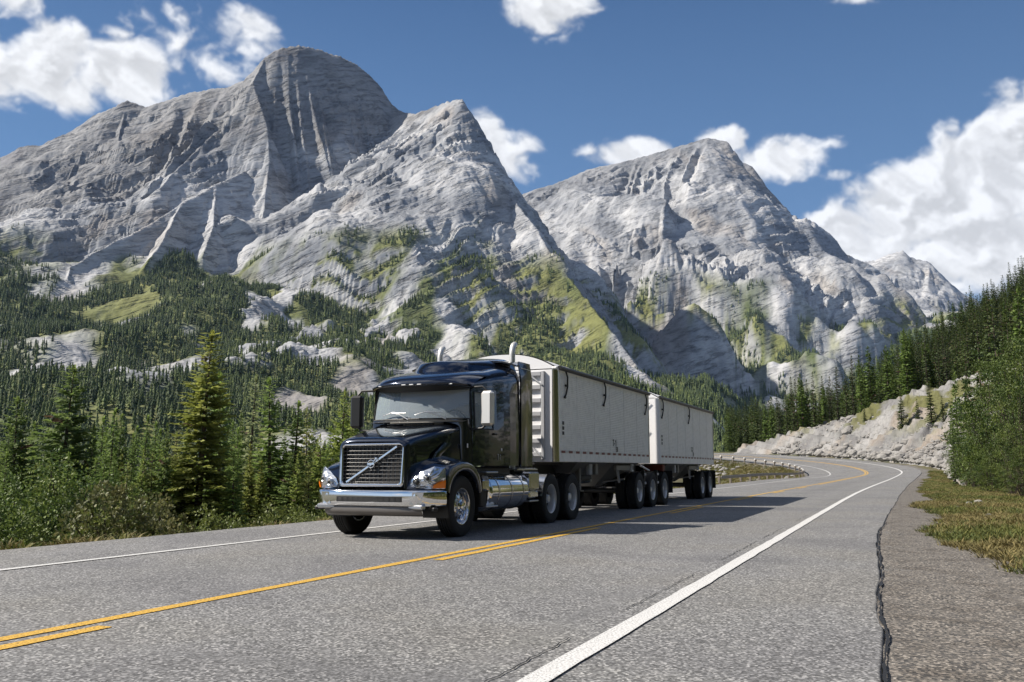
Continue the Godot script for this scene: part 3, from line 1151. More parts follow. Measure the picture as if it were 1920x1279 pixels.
func range_band(g: Massif, bj: int) -> Array:
	var P := PackedVector3Array()
	var C := PackedColorArray()
	var W := PackedFloat32Array()
	var RR := g.RR
	var cols := g.n
	var rows := g.rows
	var px0 := g.px0
	var px1 := g.px1
	var r0 := g.r0
	var r1 := g.r1
	var how := g.how
	var ax := g.ax
	var ay := g.ay
	var az := g.az
	var bx := g.bx
	var by := g.by
	var bz := g.bz
	var sl := g.sl
	var al := g.al
	var ln := g.ln
	var na := n_a
	var nb := n_b
	var nr := n_r
	var n2 := n_2
	var n3 := n_3
	var foot: float = how.foot
	var bp := at(how.tint_level[0], how.tint_level[1], how.tint_level[2])
	var tint_level: float = bp.y - float(how.dip) * (bp.x * view.x.x + bp.z * view.x.z)
	var top_tint: Color = how.top_tint
	var foot_y: float = how.foot_y
	var count := ax.size()
	var apron_y := PackedFloat32Array()
	var apron_r := PackedFloat32Array()
	var col_x := PackedFloat32Array()
	var col_z := PackedFloat32Array()
	for i in cols:
		var px := px0 + (px1 - px0) * i / (cols - 1)
		var d0 := ray(px, 640.0)
		var f := 1.0 / sqrt(d0.x * d0.x + d0.z * d0.z)
		col_x.append(d0.x * f)
		col_z.append(d0.z * f)
		var ap: Array = how.apron
		for q in ap.size() - 1:
			if px <= ap[q + 1][0] or q == ap.size() - 2:
				var t := clampf((px - ap[q][0]) / (ap[q + 1][0] - ap[q][0]), 0.0, 1.0)
				apron_y.append(lerpf(ap[q][1], ap[q + 1][1], t))
				apron_r.append(lerpf(ap[q][2], ap[q + 1][2], t))
				break
	var j1 := mini(bj + BAND, rows)
	P.resize(cols * (j1 - bj))
	C.resize(cols * (j1 - bj))
	W.resize(cols * (j1 - bj))
	var block := BAND
	var right := view.x
	var gully: float = how.gully
	var strata: float = how.strata
	var dip: float = how.dip
	var bed: float = how.bed
	var rough: float = how.rough
	for bi in range(0, cols, block):
		# which ridge segments can matter in this block
		var cpx := px0 + (px1 - px0) * (bi + block * 0.5) / (cols - 1)
		var cr := RR[mini(bj + block / 2, rows - 1)]
		var cp := at(cpx, 640.0, cr)
		var reach := 0.8 * block * maxf((RR[mini(bj + block, rows - 1)] - RR[bj]) / block, cr * (px1 - px0) / F / cols) + 90.0
		var val := PackedFloat32Array()
		var top := -1e9
		for k in count:
			var dx := cp.x - ax[k]
			var dz := cp.z - az[k]
			var t := clampf((dx * bx[k] + dz * bz[k]) / ln[k], 0.0, 1.0)
			var ex := dx - bx[k] * t
			var ez := dz - bz[k] * t
			var y := ay[k] + by[k] * t - sl[k] * sqrt(ex * ex + ez * ez)
			val.append(y)
			top = maxf(top, y)
		var cand := PackedInt32Array()
		for k in count:
			if val[k] > top - reach * 2.2 * sl[k] - 60.0:
				cand.append(k)
		var order := Array(cand)
		order.sort_custom(func(p, q): return val[p] > val[q])
		cand = PackedInt32Array(order)
		for j in range(bj, j1):
			var r := RR[j]
			for i in range(bi, mini(bi + block, cols)):
				var x := EYE.x + col_x[i] * r
				var z := EYE.z + col_z[i] * r
				var w1 := n3.get_noise_2d(x * 0.0028, z * 0.0028)
				var w2 := n3.get_noise_2d(x * 0.0028 + 50.0, z * 0.0028 + 20.0)
				var y := -1e9
				var near := 0.0
				var lat := x * right.x + z * right.z
				for k in cand:
					var dx := x - ax[k]
					var dz := z - az[k]
					var t := clampf((dx * bx[k] + dz * bz[k]) / ln[k], 0.0, 1.0)
					var ex := dx - bx[k] * t
					var ez := dz - bz[k] * t
					var d := sqrt(ex * ex + ez * ez)
					var turn := (ex * right.x + ez * right.z) / (d + 8.0)
					var yy := ay[k] + by[k] * t - sl[k] * d * (1.0 + 0.2 * w1) * (1.08 + 0.34 * turn)
					if yy > y:
						var fade := smoothstep(0.0, 120.0, d)
						var along := al[k] + t * sqrt(ln[k])
						yy -= gully * fade * absf(n2.get_noise_2d(along * (0.0095 if sl[k] < 1.3 else 0.017), d * 0.0012 + k * 0.37)) * (0.5 + d * 0.004 if sl[k] < 1.3 else 1.5)
						if yy > y:
							y = yy
							near = d
				# the wooded apron below the cliffs
				var kk := (r - foot) / (apron_r[i] - foot)
				var low := foot_y + (apron_y[i] - foot_y) * (kk * kk * 0.55 + kk * 0.45 if kk > 0.0 else kk * 0.2)
				if kk > 1.0:
					low = apron_y[i] + (kk - 1.0) * 40.0
				low += (w1 * 46.0 + na.get_noise_2d(x * 0.009, z * 0.009) * 16.0) * smoothstep(foot, foot + 400.0, r)
				var rock := smoothstep(-14.0, 14.0, y - low)
				var h := maxf(y, low)
				if rock > 0.0:
					# broken rock, then beds of harder and softer rock that step the slope
					var deep := smoothstep(0.0, 70.0, near)
					h -= rock * rough * deep * (0.9 - nr.get_noise_2d(x * 0.006, z * 0.006)) * 0.8
					h += rock * (4.5 + 3.0 * deep) * na.get_noise_2d(x * 0.02, z * 0.02)
					var bedding := (h - dip * lat + w2 * 90.0) / bed
					var fl := floorf(bedding)
					var fr := bedding - fl
					var hard := (0.5 + 0.5 * nb.get_noise_1d(fl * 1.7)) * clampf(0.75 + w1 * 2.2, 0.12, 1.35)
					var stepped := fr * fr * (3.0 - 2.0 * fr)
					stepped = stepped * stepped * (3.0 - 2.0 * stepped)
					h += rock * (0.25 + 0.75 * deep) * strata * hard * bed * (stepped - fr)
					var b2 := bedding * 3.7
					var f2 := b2 - floorf(b2)
					h += rock * deep * strata * 0.3 * bed * (smoothstep(0.35, 0.65, f2) - f2) * hard
				var q := (j - bj) * cols + i
				P[q] = Vector3(x, h, z)
				var tint := n2.get_noise_2d(x * 0.004 + 7.0, h * 0.006)
				var c := Color(0.225, 0.236, 0.255).lerp(Color(0.43, 0.435, 0.44), clampf(0.5 + tint * 1.3, 0.0, 1.0))
				c = c.lerp(Color(0.30, 0.235, 0.17), clampf((n2.get_noise_2d(lat * 0.006 + 90.0, h * 0.003) - 0.27) * 1.2, 0.0, 0.3))
				# above a set bedding level the colour goes towards a darker tint
				var beds := smoothstep(tint_level, tint_level + 70.0, h - dip * lat + w2 * 110.0 + 40.0 * tint)
				C[q] = c.lerp(top_tint, beds * 0.62)
				W[q] = 1.0 - rock
	return [P, C, W]


var left_range: Massif
var right_range: Massif
var far_range: Massif

func build_mountains() -> void:
	left_range = make_range(LEFT_RIDGES, -160.0, 1560.0, 780, 420.0, 2480.0, 350, {
		"apron": [[-330, 330.0, 1760.0], [0, 330.0, 1740.0], [150, 350.0, 1760.0], [330, 400.0, 1800.0], [480, 400.0, 1840.0], [600, 330.0, 1720.0], [760, 250.0, 1560.0], [900, 200.0, 1420.0], [1000, 160.0, 1360.0], [1150, 130.0, 1300.0], [1320, 105.0, 1250.0], [1400, 45.0, 1200.0], [1480, 8.0, 1150.0], [1560, -10.0, 1100.0]],
		"foot": 420.0, "foot_y": -12.0, "gully": 80.0, "strata": 1.15, "dip": 0.5, "bed": 40.0, "rough": 13.0, "tree_line": 420.0, "tint_level": [395, 310, 2080], "top_tint": Color(0.155, 0.152, 0.15), "split": 1350.0, "low_rows": 90,
		"ribs": [[[[720, 1500], [640, 1360], [530, 1210], [400, 1080]], 17.0], [[[770, 1430], [680, 1240], [570, 1110], [440, 1000]], 15.0], [[[610, 1720], [545, 1580], [505, 1450], [470, 1320]], 24.0]]})
	mountain("left_mountain", left_range, 0.5)
	right_range = make_range(RIGHT_RIDGES, 860.0, 1860.0, 450, 1500.0, 3640.0, 250, {
		"apron": [[860, 250.0, 2900.0], [1200, 270.0, 2850.0], [1350, 330.0, 2850.0], [1500, 400.0, 2900.0], [1620, 420.0, 3000.0], [1900, 480.0, 3000.0]],
		"foot": 1500.0, "foot_y": 20.0, "gully": 70.0, "strata": 1.25, "dip": 0.36, "bed": 48.0, "rough": 12.0, "tree_line": 470.0, "tint_level": [1200, 345, 3440], "top_tint": Color(0.15, 0.155, 0.165), "split": 2650.0, "low_rows": 56})
	mountain("right_mountain", right_range, 0.36)
	far_range = make_range(FAR_RIDGES, 1520.0, 1960.0, 220, 3300.0, 5000.0, 120, {
		"apron": [[1500, 500.0, 4000.0], [2000, 520.0, 4000.0]],
		"foot": 3200.0, "foot_y": 250.0, "gully": 60.0, "strata": 0.9, "dip": -0.5, "bed": 60.0, "rough": 14.0, "tree_line": 640.0, "tint_level": [1690, 300, 4800], "top_tint": Color(0.2, 0.2, 0.2), "split": 4000.0, "low_rows": 30})
	mountain("far_mountain", far_range, -0.5)

# the mesh is laid out along its tilted beds, so that the banded rock texture follows them
func mountain(called: String, g: Massif, dip: float) -> void:
	var right := Vector3(view.x.x, 0.0, view.x.z).normalized()
	var up := (Vector3.UP - right * dip).normalized()
	var ahead := right.cross(Vector3.UP).normalized()
	var b := Basis(up.cross(ahead).normalized() * -1.0, up, ahead * -1.0).orthonormalized()
	if b.determinant() < 0.0:
		b.x = -b.x
	var inv := b.inverse()
	var m := grid_mesh(g.P, g.C, g.n, g.rows)
	var arr := m.surface_get_arrays(0)
	var P: PackedVector3Array = arr[Mesh.ARRAY_VERTEX]
	var N: PackedVector3Array = arr[Mesh.ARRAY_NORMAL]
	P = Transform3D(inv, Vector3.ZERO) * P
	N = Transform3D(inv, Vector3.ZERO) * N
	arr[Mesh.ARRAY_VERTEX] = P
	arr[Mesh.ARRAY_NORMAL] = N
	var m2 := ArrayMesh.new()
	m2.add_surface_from_arrays(Mesh.PRIMITIVE_TRIANGLES, arr)
	var o := part(called, m2, M.rock, self)
	o.basis = b
	tag(o, "", "", "", "structure")
# ------------------------------------------------------------------ trees and plants
func shade(c: Color, k: float) -> Color:
	return Color(c.r * k, c.g * k, c.b * k)

func kite(b: MB, p: Vector3, v: Vector3, w: Vector3) -> void:
	var m := p + v * 0.45
	b.quad(p, m + w, p + v, m - w)

# a spruce of height 1 m per unit h: [trunk mesh, crown mesh]
func conifer(sd: int, h: float, rad: float, gap: float, per: int, twig: float, step: float, tint: Color, tip: Color, shape := 0.85, droop := 0.35, bare := 0.04) -> Array:
	var r := RandomNumberGenerator.new()
	r.seed = sd
	var t := MB.new()
	var lean := Vector3(r.randf_range(-0.02, 0.02), 0, r.randf_range(-0.02, 0.02)) * h
	var spine := []
	var rads := []
	for k in 7:
		var f := k / 6.0
		spine.append(Vector3(lean.x * f * f, h * f - 0.15 * (1.0 - f), lean.z * f * f))
		rads.append(lerpf(0.012 * h + 0.03, 0.006, f))
	t.tube(spine, rads, 6)
	var b := MB.new()
	b.tinted = true
	var y := h * bare
	var turn := 0.0
	while y < h * 0.995:
		var f := y / h
		var full := pow(1.0 - f, shape) * (1.0 - 0.35 * smoothstep(0.25, 0.0, f))
		var lump := 0.82 + 0.3 * sin(y * 2.1 + sd) * r.randf()
		var n := maxi(3, int(per * (0.55 + 0.45 * full)))
		turn += 2.1
		for k in n:
			var a := turn + TAU * (k + r.randf_range(-0.3, 0.3)) / n
			var dir := Vector3(cos(a), 0, sin(a))
			var side := Vector3(-sin(a), 0, cos(a))
			var l := rad * full * lump * r.randf_range(0.62, 1.12) + 0.05
			var p0 := Vector3(lean.x * f * f, y + r.randf_range(-0.4, 0.4) * gap, lean.z * f * f)
			var rise := lerpf(0.02, 0.75, f * f) + r.randf_range(-0.08, 0.08)
			var fall := droop * (1.15 - f) + r.randf_range(-0.06, 0.06)
			var c := tint.lerp(tip, r.randf() * 0.5)
			var dry := r.randf() < 0.02
			var s := 0.12
			while s < 1.0:
				var p := p0 + dir * (l * s) + Vector3.UP * (l * (rise * s - fall * s * s + 0.28 * fall * s * s * s))
				var grow := twig * (0.55 + 0.75 * (1.0 - s)) * minf(1.0, 0.22 + l * 1.3)
				b.col = shade(c.lerp(tip, s * 0.6), r.randf_range(0.75, 1.2)) if not dry else Color(0.10, 0.07, 0.045)
				for sg in [-1.0, 1.0]:
					var v: Vector3 = (side * sg * r.randf_range(0.5, 0.9) + dir * r.randf_range(0.45, 0.9) + Vector3.UP * r.randf_range(-0.42, 0.12)).normalized() * grow * r.randf_range(0.75, 1.25)
					var w := v.cross(Vector3.UP * 0.7 + dir * r.randf_range(-1.3, 1.3) + side * r.randf_range(-1.3, 1.3)).normalized() * grow * 0.29
					kite(b, p, v, w)
				s += step / maxf(l, step * 1.4) * r.randf_range(0.8, 1.2)
			b.col = shade(tip, r.randf_range(0.9, 1.2))
			var pe := p0 + dir * l * 0.9 + Vector3.UP * (l * (rise * 0.9 - fall * 0.6))
			kite(b, pe, (dir + Vector3.UP * r.randf_range(-0.1, 0.25)).normalized() * twig, side * twig * 0.22)
		y += gap * r.randf_range(0.8, 1.2) * (0.65 + 0.5 * full)
	for k in 7:
		var a := TAU * k / 7.0
		b.col = shade(tip, r.randf_range(0.8, 1.1))
		kite(b, Vector3(lean.x, h * (0.955 + 0.006 * k), lean.z), Vector3(cos(a) * 0.25, 1.0, sin(a) * 0.25) * 0.045 * h * (1.0 - 0.08 * k), Vector3(-sin(a), 0, cos(a)) * 0.006 * h)
	return [t.mesh(), b.mesh()]

# a conifer far away: skirts of drooping points round a spine
func far_conifer(sd: int, levels: int, points: int, tint: Color) -> ArrayMesh:
	var r := RandomNumberGenerator.new()
	r.seed = sd
	var b := MB.new()
	b.tinted = true
	for k in levels:
		var f := float(k) / levels
		var y0 := f * 0.93 + 0.07
		var y1 := minf(1.0, y0 + 1.5 / levels)
		var rad := 0.155 * pow(1.0 - f, 0.8) + 0.012
		var a0 := r.randf() * TAU
		for i in points:
			var a := a0 + TAU * i / points + r.randf_range(-0.2, 0.2)
			var q := rad * r.randf_range(0.65, 1.25)
			var da := TAU / points * 0.62
			b.col = shade(tint, r.randf_range(0.7, 1.3))
			var yy := y0 + r.randf_range(-0.4, 0.25) / levels
			b.tri(Vector3(0, y1, 0), Vector3(cos(a - da) * q * 0.55, lerpf(yy, y1, 0.3), sin(a - da) * q * 0.55), Vector3(cos(a) * q, yy, sin(a) * q))
			b.tri(Vector3(0, y1, 0), Vector3(cos(a) * q, yy, sin(a) * q), Vector3(cos(a + da) * q * 0.55, lerpf(yy, y1, 0.3), sin(a + da) * q * 0.55))
	return b.mesh()

# a broad-leaved shrub or small tree: [stems mesh, leaves mesh]
func leafy(sd: int, h: float, rad: float, clumps: int, per: int, leaf: float, tint: Color, tip: Color, foot := 0.1) -> Array:
	var r := RandomNumberGenerator.new()
	r.seed = sd
	var t := MB.new()
	var b := MB.new()
	b.tinted = true
	for k in clumps:
		var f := lerpf(foot, 1.0, pow((k + 0.5) / clumps, 0.8))
		var wide := rad * sqrt(maxf(0.05, 1.0 - pow(absf(f - 0.42) / 0.6, 2.0)))
		var a := k * 2.4 + r.randf_range(-0.5, 0.5)
		var q := wide * sqrt(r.randf_range(0.12, 1.0))
		q *= 0.75 + 0.5 * absf(sin(a * 1.5 + sd)) + r.randf_range(-0.1, 0.15)
		var c := Vector3(cos(a) * q, h * f * r.randf_range(0.8, 1.12), sin(a) * q)
		if k % 3 == 0:
			t.tube([Vector3(cos(a) * 0.08, -0.2, sin(a) * 0.08), Vector3(c.x * 0.45, c.y * 0.55, c.z * 0.45), c], [0.035, 0.022, 0.006], 5)
		var size := rad * r.randf_range(0.1, 0.36)
		var cc := tint.lerp(tip, r.randf())
		for i in per:
			var d := Vector3(r.randfn(), r.randfn() * 0.8, r.randfn()).normalized()
			var p := c + d * size * pow(r.randf(), 0.5)
			var v := (d + Vector3(r.randf_range(-1, 1), r.randf_range(-0.6, 0.9), r.randf_range(-1, 1))).normalized() * leaf * r.randf_range(0.7, 1.3)
			b.col = shade(cc, r.randf_range(0.7, 1.3))
			kite(b, p, v, v.cross(Vector3(r.randf_range(-1, 1), r.randf_range(-1, 1), r.randf_range(-1, 1))).normalized() * leaf * 0.34)
	return [t.mesh(), b.mesh()]

func grow(called: String, kind: Array, p: Vector3, s: Vector3, turn: float, label: String, category: String, group: String, leafmat: Material) -> Node3D:
	var o := base(called, p, turn)
	o.scale = s
	part("trunk" if category == "tree" else "stem", kind[0], M.bark, o)
	part("crown" if category == "tree" else "foliage", kind[1], leafmat, o)
	tag(o, label, category, group)
	return o

var kinds := {}

func on_column(px: float, x: float) -> Vector3:
	# the place on the ground under a photo column, on the line that runs along the road at this x
	var r := ray(px, 900.0)
	var t := (x - EYE.x) / r.x
	var p := EYE + r * t
	return Vector3(p.x, ground(p.x, p.z).x, p.z)

func tree_by_top(called: String, kind: Array, nominal: float, px: float, py: float, x: float, half: float, width: float, label: String, group: String) -> Node3D:
	var p := on_column(px, x)
	var d := Vector2(p.x - EYE.x, p.z - EYE.z).length()
	var top := at(px, py, d).y
	var sy := (top - p.y) / nominal
	var sx := 1.3 * half / F * d / width
	return grow(called, kind, p, Vector3(sx, sy, sx), rng.randf() * TAU, label, "tree", group, M.needles)

func build_forest() -> void:
	var olive := Color(0.151, 0.189, 0.051)
	var lime := Color(0.338, 0.36, 0.085)
	var dark := Color(0.035, 0.057, 0.022)
	var mid := Color(0.081, 0.108, 0.035)
	kinds.tall = conifer(101, 9.0, 2.1, 0.19, 9, 0.26, 0.087, olive, lime, 0.95, 0.4)
	kinds.wide = conifer(102, 9.0, 2.3, 0.22, 8, 0.27, 0.092, Color(0.087, 0.139, 0.048), Color(0.189, 0.254, 0.068), 0.75, 0.45)
	kinds.thin = conifer(103, 9.0, 1.0, 0.23, 6, 0.22, 0.087, Color(0.203, 0.236, 0.126), Color(0.31, 0.36, 0.169), 0.55, 0.25)
	kinds.bright = conifer(104, 7.0, 1.75, 0.20, 7, 0.25, 0.087, Color(0.175, 0.245, 0.057), Color(0.31, 0.36, 0.092), 0.8, 0.3)
	kinds.slim = conifer(105, 9.0, 1.5, 0.21, 7, 0.24, 0.087, Color(0.108, 0.169, 0.051), Color(0.248, 0.338, 0.085), 0.8, 0.35)
	kinds.rusty = conifer(106, 5.0, 1.35, 0.21, 7, 0.22, 0.087, Color(0.203, 0.203, 0.068), Color(0.31, 0.355, 0.119), 0.8, 0.3)
	var back := "spruces growing below the road's edge"
	tree_by_top("spruce_tree", kinds.tall, 9.0, 372, 622, -13.0, 84, 1.5, "tallest bright green spruce, broad at its foot, beside the road", back)
	tree_by_top("spruce_tree", kinds.wide, 9.0, 112, 686, -14.0, 78, 1.7, "dark broad spruce with a brownish bare-looking top behind the leafy shrub", back)
	tree_by_top("spruce_tree", kinds.wide, 9.0, 26, 748, -13.5, 62, 1.7, "dark spruce rising behind the far end of the large leafy shrub", back)
	tree_by_top("spruce_tree", kinds.thin, 9.0, 466, 704, -16.5, 26, 0.75, "thin pale grey-green spruce like a pole between fuller ones", back)
	tree_by_top("spruce_tree", kinds.slim, 9.0, 507, 710, -14.0, 46, 1.1, "slim pointed spruce next to the thin pale one", back)
	tree_by_top("spruce_tree", kinds.slim, 9.0, 548, 754, -13.5, 44, 1.1, "slim spruce between the pointed one and the truck", back)
	tree_by_top("spruce_tree", kinds.rusty, 5.0, 574, 766, -16.0, 34, 1.0, "yellowish slim spruce tucked behind its neighbour near the truck", back)
	tree_by_top("spruce_tree", kinds.bright, 7.0, 602, 816, -10.5, 34, 1.3, "small bright yellow-green spruce just ahead of the truck's bumper", back)
	tree_by_top("spruce_tree", kinds.bright, 7.0, 638, 734, -14.5, 46, 1.3, "bright yellow-green spruce standing behind the truck's mirror", back)
	tree_by_top("spruce_tree", kinds.bright, 7.0, 662, 744, -17.0, 40, 1.3, "bright green spruce half hidden by the truck's windshield", back)
	tree_by_top("spruce_tree", kinds.slim, 9.0, 412, 700, -13.6, 46, 1.1, "spruce leaning against the tallest one on the side of the truck", back)
	var names := ["young green spruce in the thicket behind the roadside shrubs", "young dark spruce in the thicket behind the roadside shrubs", "young yellowish spruce in the thicket behind the roadside shrubs"]
	for q in [[62, 792, 0], [88, 806, 1], [142, 808, 1], [166, 792, 1], [186, 782, 0], [203, 768, 0], [219, 778, 1], [246, 800, 0], [266, 780, 0], [291, 792, 0], [307, 796, 1], [330, 812, 2], [236, 870, 2], [432, 792, 0], [446, 776, 1], [486, 812, 2], [528, 806, 0], [588, 800, 1], [618, 800, 0], [5, 800, 1], [126, 850, 0], [175, 860, 0], [285, 850, 2], [255, 905, 0], [336, 860, 0], [540, 850, 1], [-30, 770, 1], [440, 850, 0], [580, 870, 2]]:
		var kn: String = ["slim", "wide", "rusty"][q[2]]
		var nom: float = [9.0, 9.0, 5.0][q[2]]
		var wid: float = [1.1, 1.7, 1.0][q[2]]
		tree_by_top("spruce_tree", kinds[kn], nom, q[0], q[1], rng.randf_range(-24.0, -13.0) if q[1] < 840 else rng.randf_range(-14.0, -11.0), rng.randf_range(24, 36), wid, names[q[2]], back)
	for k in 34:
		var px := -40.0 + 680.0 * (k + rng.randf()) / 34.0
		var pick := rng.randi() % 4
		var kn: String = ["slim", "bright", "tall", "slim"][pick]
		tree_by_top("spruce_tree", kinds[kn], [9.0, 7.0, 9.0, 9.0][pick], px, rng.randf_range(800.0, 872.0), rng.randf_range(-16.5, -11.5), rng.randf_range(26, 40), [1.5, 1.75, 2.0, 1.5][pick], ["half-grown green spruce in the front row beside the pavement", "half-grown yellow-green spruce in the front row beside the pavement", "half-grown olive green spruce in the front row beside the pavement", "half-grown green spruce in the front row beside the pavement"][pick], back)
	# leafy shrubs along the edge
	kinds.willow = leafy(201, 2.6, 1.5, 70, 110, 0.065, Color(0.07, 0.12, 0.028), Color(0.17, 0.22, 0.055))
	kinds.scrub = leafy(202, 1.2, 0.8, 30, 90, 0.07, Color(0.1, 0.115, 0.04), Color(0.2, 0.195, 0.08))
	kinds.sage = leafy(203, 1.3, 0.8, 30, 90, 0.07, Color(0.09, 0.13, 0.03), Color(0.19, 0.22, 0.06))
	kinds.aspen = leafy(204, 6.0, 2.1, 130, 110, 0.1, Color(0.025, 0.055, 0.008), Color(0.12, 0.165, 0.028), 0.08)
	kinds.birch = leafy(205, 6.0, 1.6, 110, 100, 0.09, Color(0.03, 0.06, 0.01), Color(0.14, 0.18, 0.035), 0.1)
	for q in [[25, -11.0, 1.25, 1.2], [88, -10.3, 1.15, 1.25], [150, -10.4, 1.15, 1.3], [-50, -11.0, 1.4, 1.2]]:
		var p := on_column(q[0], q[1])
		grow("leafy_shrub", kinds.willow, p, Vector3(q[2], q[3], q[2]), rng.randf() * TAU, "large rounded green leafy shrub below the shoulder, under the dark spruces", "shrub", "large leafy shrubs", M.leaves)
	for k in 40:
		var px := rng.randf_range(150.0, 640.0)
		var kind: Array = [kinds.scrub, kinds.sage][rng.randi() % 2]
		var p := on_column(px, rng.randf_range(-10.6, -7.6))
		var s := rng.randf_range(0.6, 1.25)
		grow("low_shrub", kind, p, Vector3(s, s * rng.randf_range(0.8, 1.3), s), rng.randf() * TAU, "knee-high pale shrub along the pavement edge" if kind == kinds.scrub else "knee-high green shrub along the pavement edge", "shrub", "low shrubs along the pavement edge", M.leaves)
	# the wooded hill on the far side of the road
	kinds.hill_a = conifer(111, 11.0, 1.5, 0.42, 7, 0.42, 0.26, Color(0.036, 0.06, 0.018), Color(0.091, 0.124, 0.029), 0.8, 0.4)
	kinds.hill_b = conifer(112, 11.0, 1.25, 0.42, 7, 0.4, 0.26, dark, Color(0.072, 0.091, 0.029), 0.75, 0.4)
	kinds.hill_c = conifer(113, 11.0, 1.8, 0.42, 8, 0.44, 0.26, Color(0.065, 0.111, 0.021), Color(0.143, 0.208, 0.039), 0.7, 0.3)
	var spots := []
	var tries := 0
	var cell := {}
	while tries < 34000:
		tries += 1
		var px := rng.randf_range(1366.0, 2080.0)
		var far := 345.0
		var d := sqrt(rng.randf_range(70.0 * 70.0, far * far))
		var p := at(px, 880.0, d)
		var q := near_road(p.x, p.z)
		var from := lerpf(205.0, 100.0, smoothstep(1366.0, 1700.0, px))
		if d < from:
			continue
		if q.x > 185.0 and absf(q.y) < 14.0:
			continue
		if q.y < (13.0 + cut_height(q.x) * 1.1 if q.x > 50.0 else 16.0):
			continue
		var g := ground(p.x, p.z)
		if g.y > 0.25 and rng.randf() > 0.55:
			continue
		var key := Vector2i(int(p.x / 2.7), int(p.z / 2.7))
		if cell.has(key):
			continue
		cell[key] = true
		spots.append([d, Vector3(p.x, g.x - 0.1, p.z), px])
	# trees beside and behind the camera, which the black paint and the chrome mirror
	for k in 420:
		var p := Vector3(rng.randf_range(16.0, 60.0), 0, rng.randf_range(-26.0, 62.0))
		if absf(atan2(p.x - EYE.x, EYE.z - p.z) + deg_to_rad(23.239)) < deg_to_rad(34.0) and p.z < EYE.z:
			continue
		p.y = ground(p.x, p.z).x
		spots.append([400.0, p, 5000.0])
	spots.sort_custom(func(a, b): return a[0] < b[0])
	var rest_a := []
	var rest_b := []
	var rest_c := []
	var made := 0
	for q in spots:
		var s := rng.randf_range(0.7, 1.12) 
		var w := s * rng.randf_range(0.85, 1.15)
		var light: bool = n_b.get_noise_2d(q[1].x * 0.03, q[1].z * 0.03) > 0.25
		var pick := rng.randf()
		if made < 190 and q[2] > 1375.0 and q[2] < 1950.0:
			made += 1
			var kn := "hill_c" if light and pick < 0.6 else ("hill_a" if pick < 0.7 else "hill_b")
			var look: String = {"hill_a": "dark green conifer", "hill_b": "narrow blackish-green conifer", "hill_c": "fresh light green conifer"}[kn]
			var where: String = "at the low end of the wooded hill, behind the bend" if q[2] < 1500.0 else ("standing behind the crest of the rock cut" if q[2] < 1720.0 else "on the steep slope above the rock cut and leafy trees")
			grow("hill_conifer", kinds[kn], q[1], Vector3(w, s, w), rng.randf() * TAU, ("tall " if s > 0.98 else ("short " if s < 0.82 else "")) + look + " " + where, "tree", "conifers on the wooded hill", M.dark_needles)
		else:
			var t := Transform3D(Basis(Vector3.UP, rng.randf() * TAU).scaled(Vector3(w, s, w)), q[1])
			if light and pick < 0.5:
				rest_c.append(t)
			elif pick < 0.7:
				rest_a.append(t)
			else:
				rest_b.append(t)
	var woods := base("hill_forest")
	tag(woods, "dense dark conifer forest covering the hill above the rock cut", "forest", "", "stuff")
	copies("conifers", kinds.hill_a[1], M.dark_needles, rest_a, PackedColorArray(), woods)
	copies("conifers", kinds.hill_b[1], M.dark_needles, rest_b, PackedColorArray(), woods)
	copies("conifers", kinds.hill_c[1], M.dark_needles, rest_c, PackedColorArray(), woods)
	# leafy trees at the foot of the hill, and small spruces on the rock
	for q in [[1874, 668, 52.0, 0.8], [1918, 650, 46.0, 0.75], [1840, 745, 58.0, 0.65], [1945, 620, 56.0, 0.9], [1896, 800, 42.0, 0.5], [1826, 826, 56.0, 0.45], [1860, 790, 52.0, 0.5], [1812, 810, 66.0, 0.5], [1852, 856, 46.0, 0.38], [1915, 840, 38.0, 0.42]]:
		var p := at(q[0], 880.0, q[2])
		p.y = ground(p.x, p.z).x
		var top := at(q[0], q[1], q[2]).y
		var sy := (top - p.y) / 6.3
		grow("leafy_tree", kinds.aspen if rng.randf() < 0.5 else kinds.birch, p, Vector3(q[3], sy, q[3]), rng.randf() * TAU, "bright green leafy tree at the foot of the wooded hill" if q[1] < 780 else "low bright green leafy bush in front of the leafy trees", "tree", "leafy trees by the grass verge", M.leaves)
	for q in [[1800, 700, 74.0], [1824, 640, 80.0], [1850, 600, 84.0], [1885, 560, 80.0], [1910, 590, 66.0], [1790, 760, 68.0], [1930, 540, 78.0]]:
		var p := at(q[0], 880.0, q[2])
		p.y = ground(p.x, p.z).x
		var s := (at(q[0], q[1], q[2]).y - p.y) / 11.0
		grow("hill_conifer", kinds.hill_a if rng.randf() < 0.6 else kinds.hill_c, p, Vector3(s * 0.9, s, s * 0.9), rng.randf() * TAU, "conifer rising behind the leafy trees at the foot of the hill", "tree", "conifers behind the leafy trees", M.dark_needles)
	for q in [[1692, 735, 812], [1722, 748, 800], [1748, 716, 806], [1770, 742, 800], [1622, 762, 800]]:
		var p := at(q[0], q[2], 100.0)
		for k in 120:
			var c := at(q[0], q[2], 90.0 + k)
			if ground(c.x, c.z).x >= c.y:
				p = c
				break
		p.y = ground(p.x, p.z).x
		var d := Vector2(p.x - EYE.x, p.z - EYE.z).length()
		var s := (at(q[0], q[1], d).y - p.y) / 11.0
		grow("rock_spruce", kinds.hill_a, p, Vector3(s * 1.5, s, s * 1.5), rng.randf() * TAU, "short bushy spruce growing on the pale rock cut", "tree", "spruces on the rock cut", M.needles)
	# the forest in the valley and on the lower slopes
	var far_a := far_conifer(301, 7, 6, Color(0.08, 0.112, 0.04))
	var far_b := far_conifer(302, 6, 5, Color(0.054, 0.08, 0.032))
	var far_c := far_conifer(303, 6, 6, Color(0.13, 0.165, 0.05))
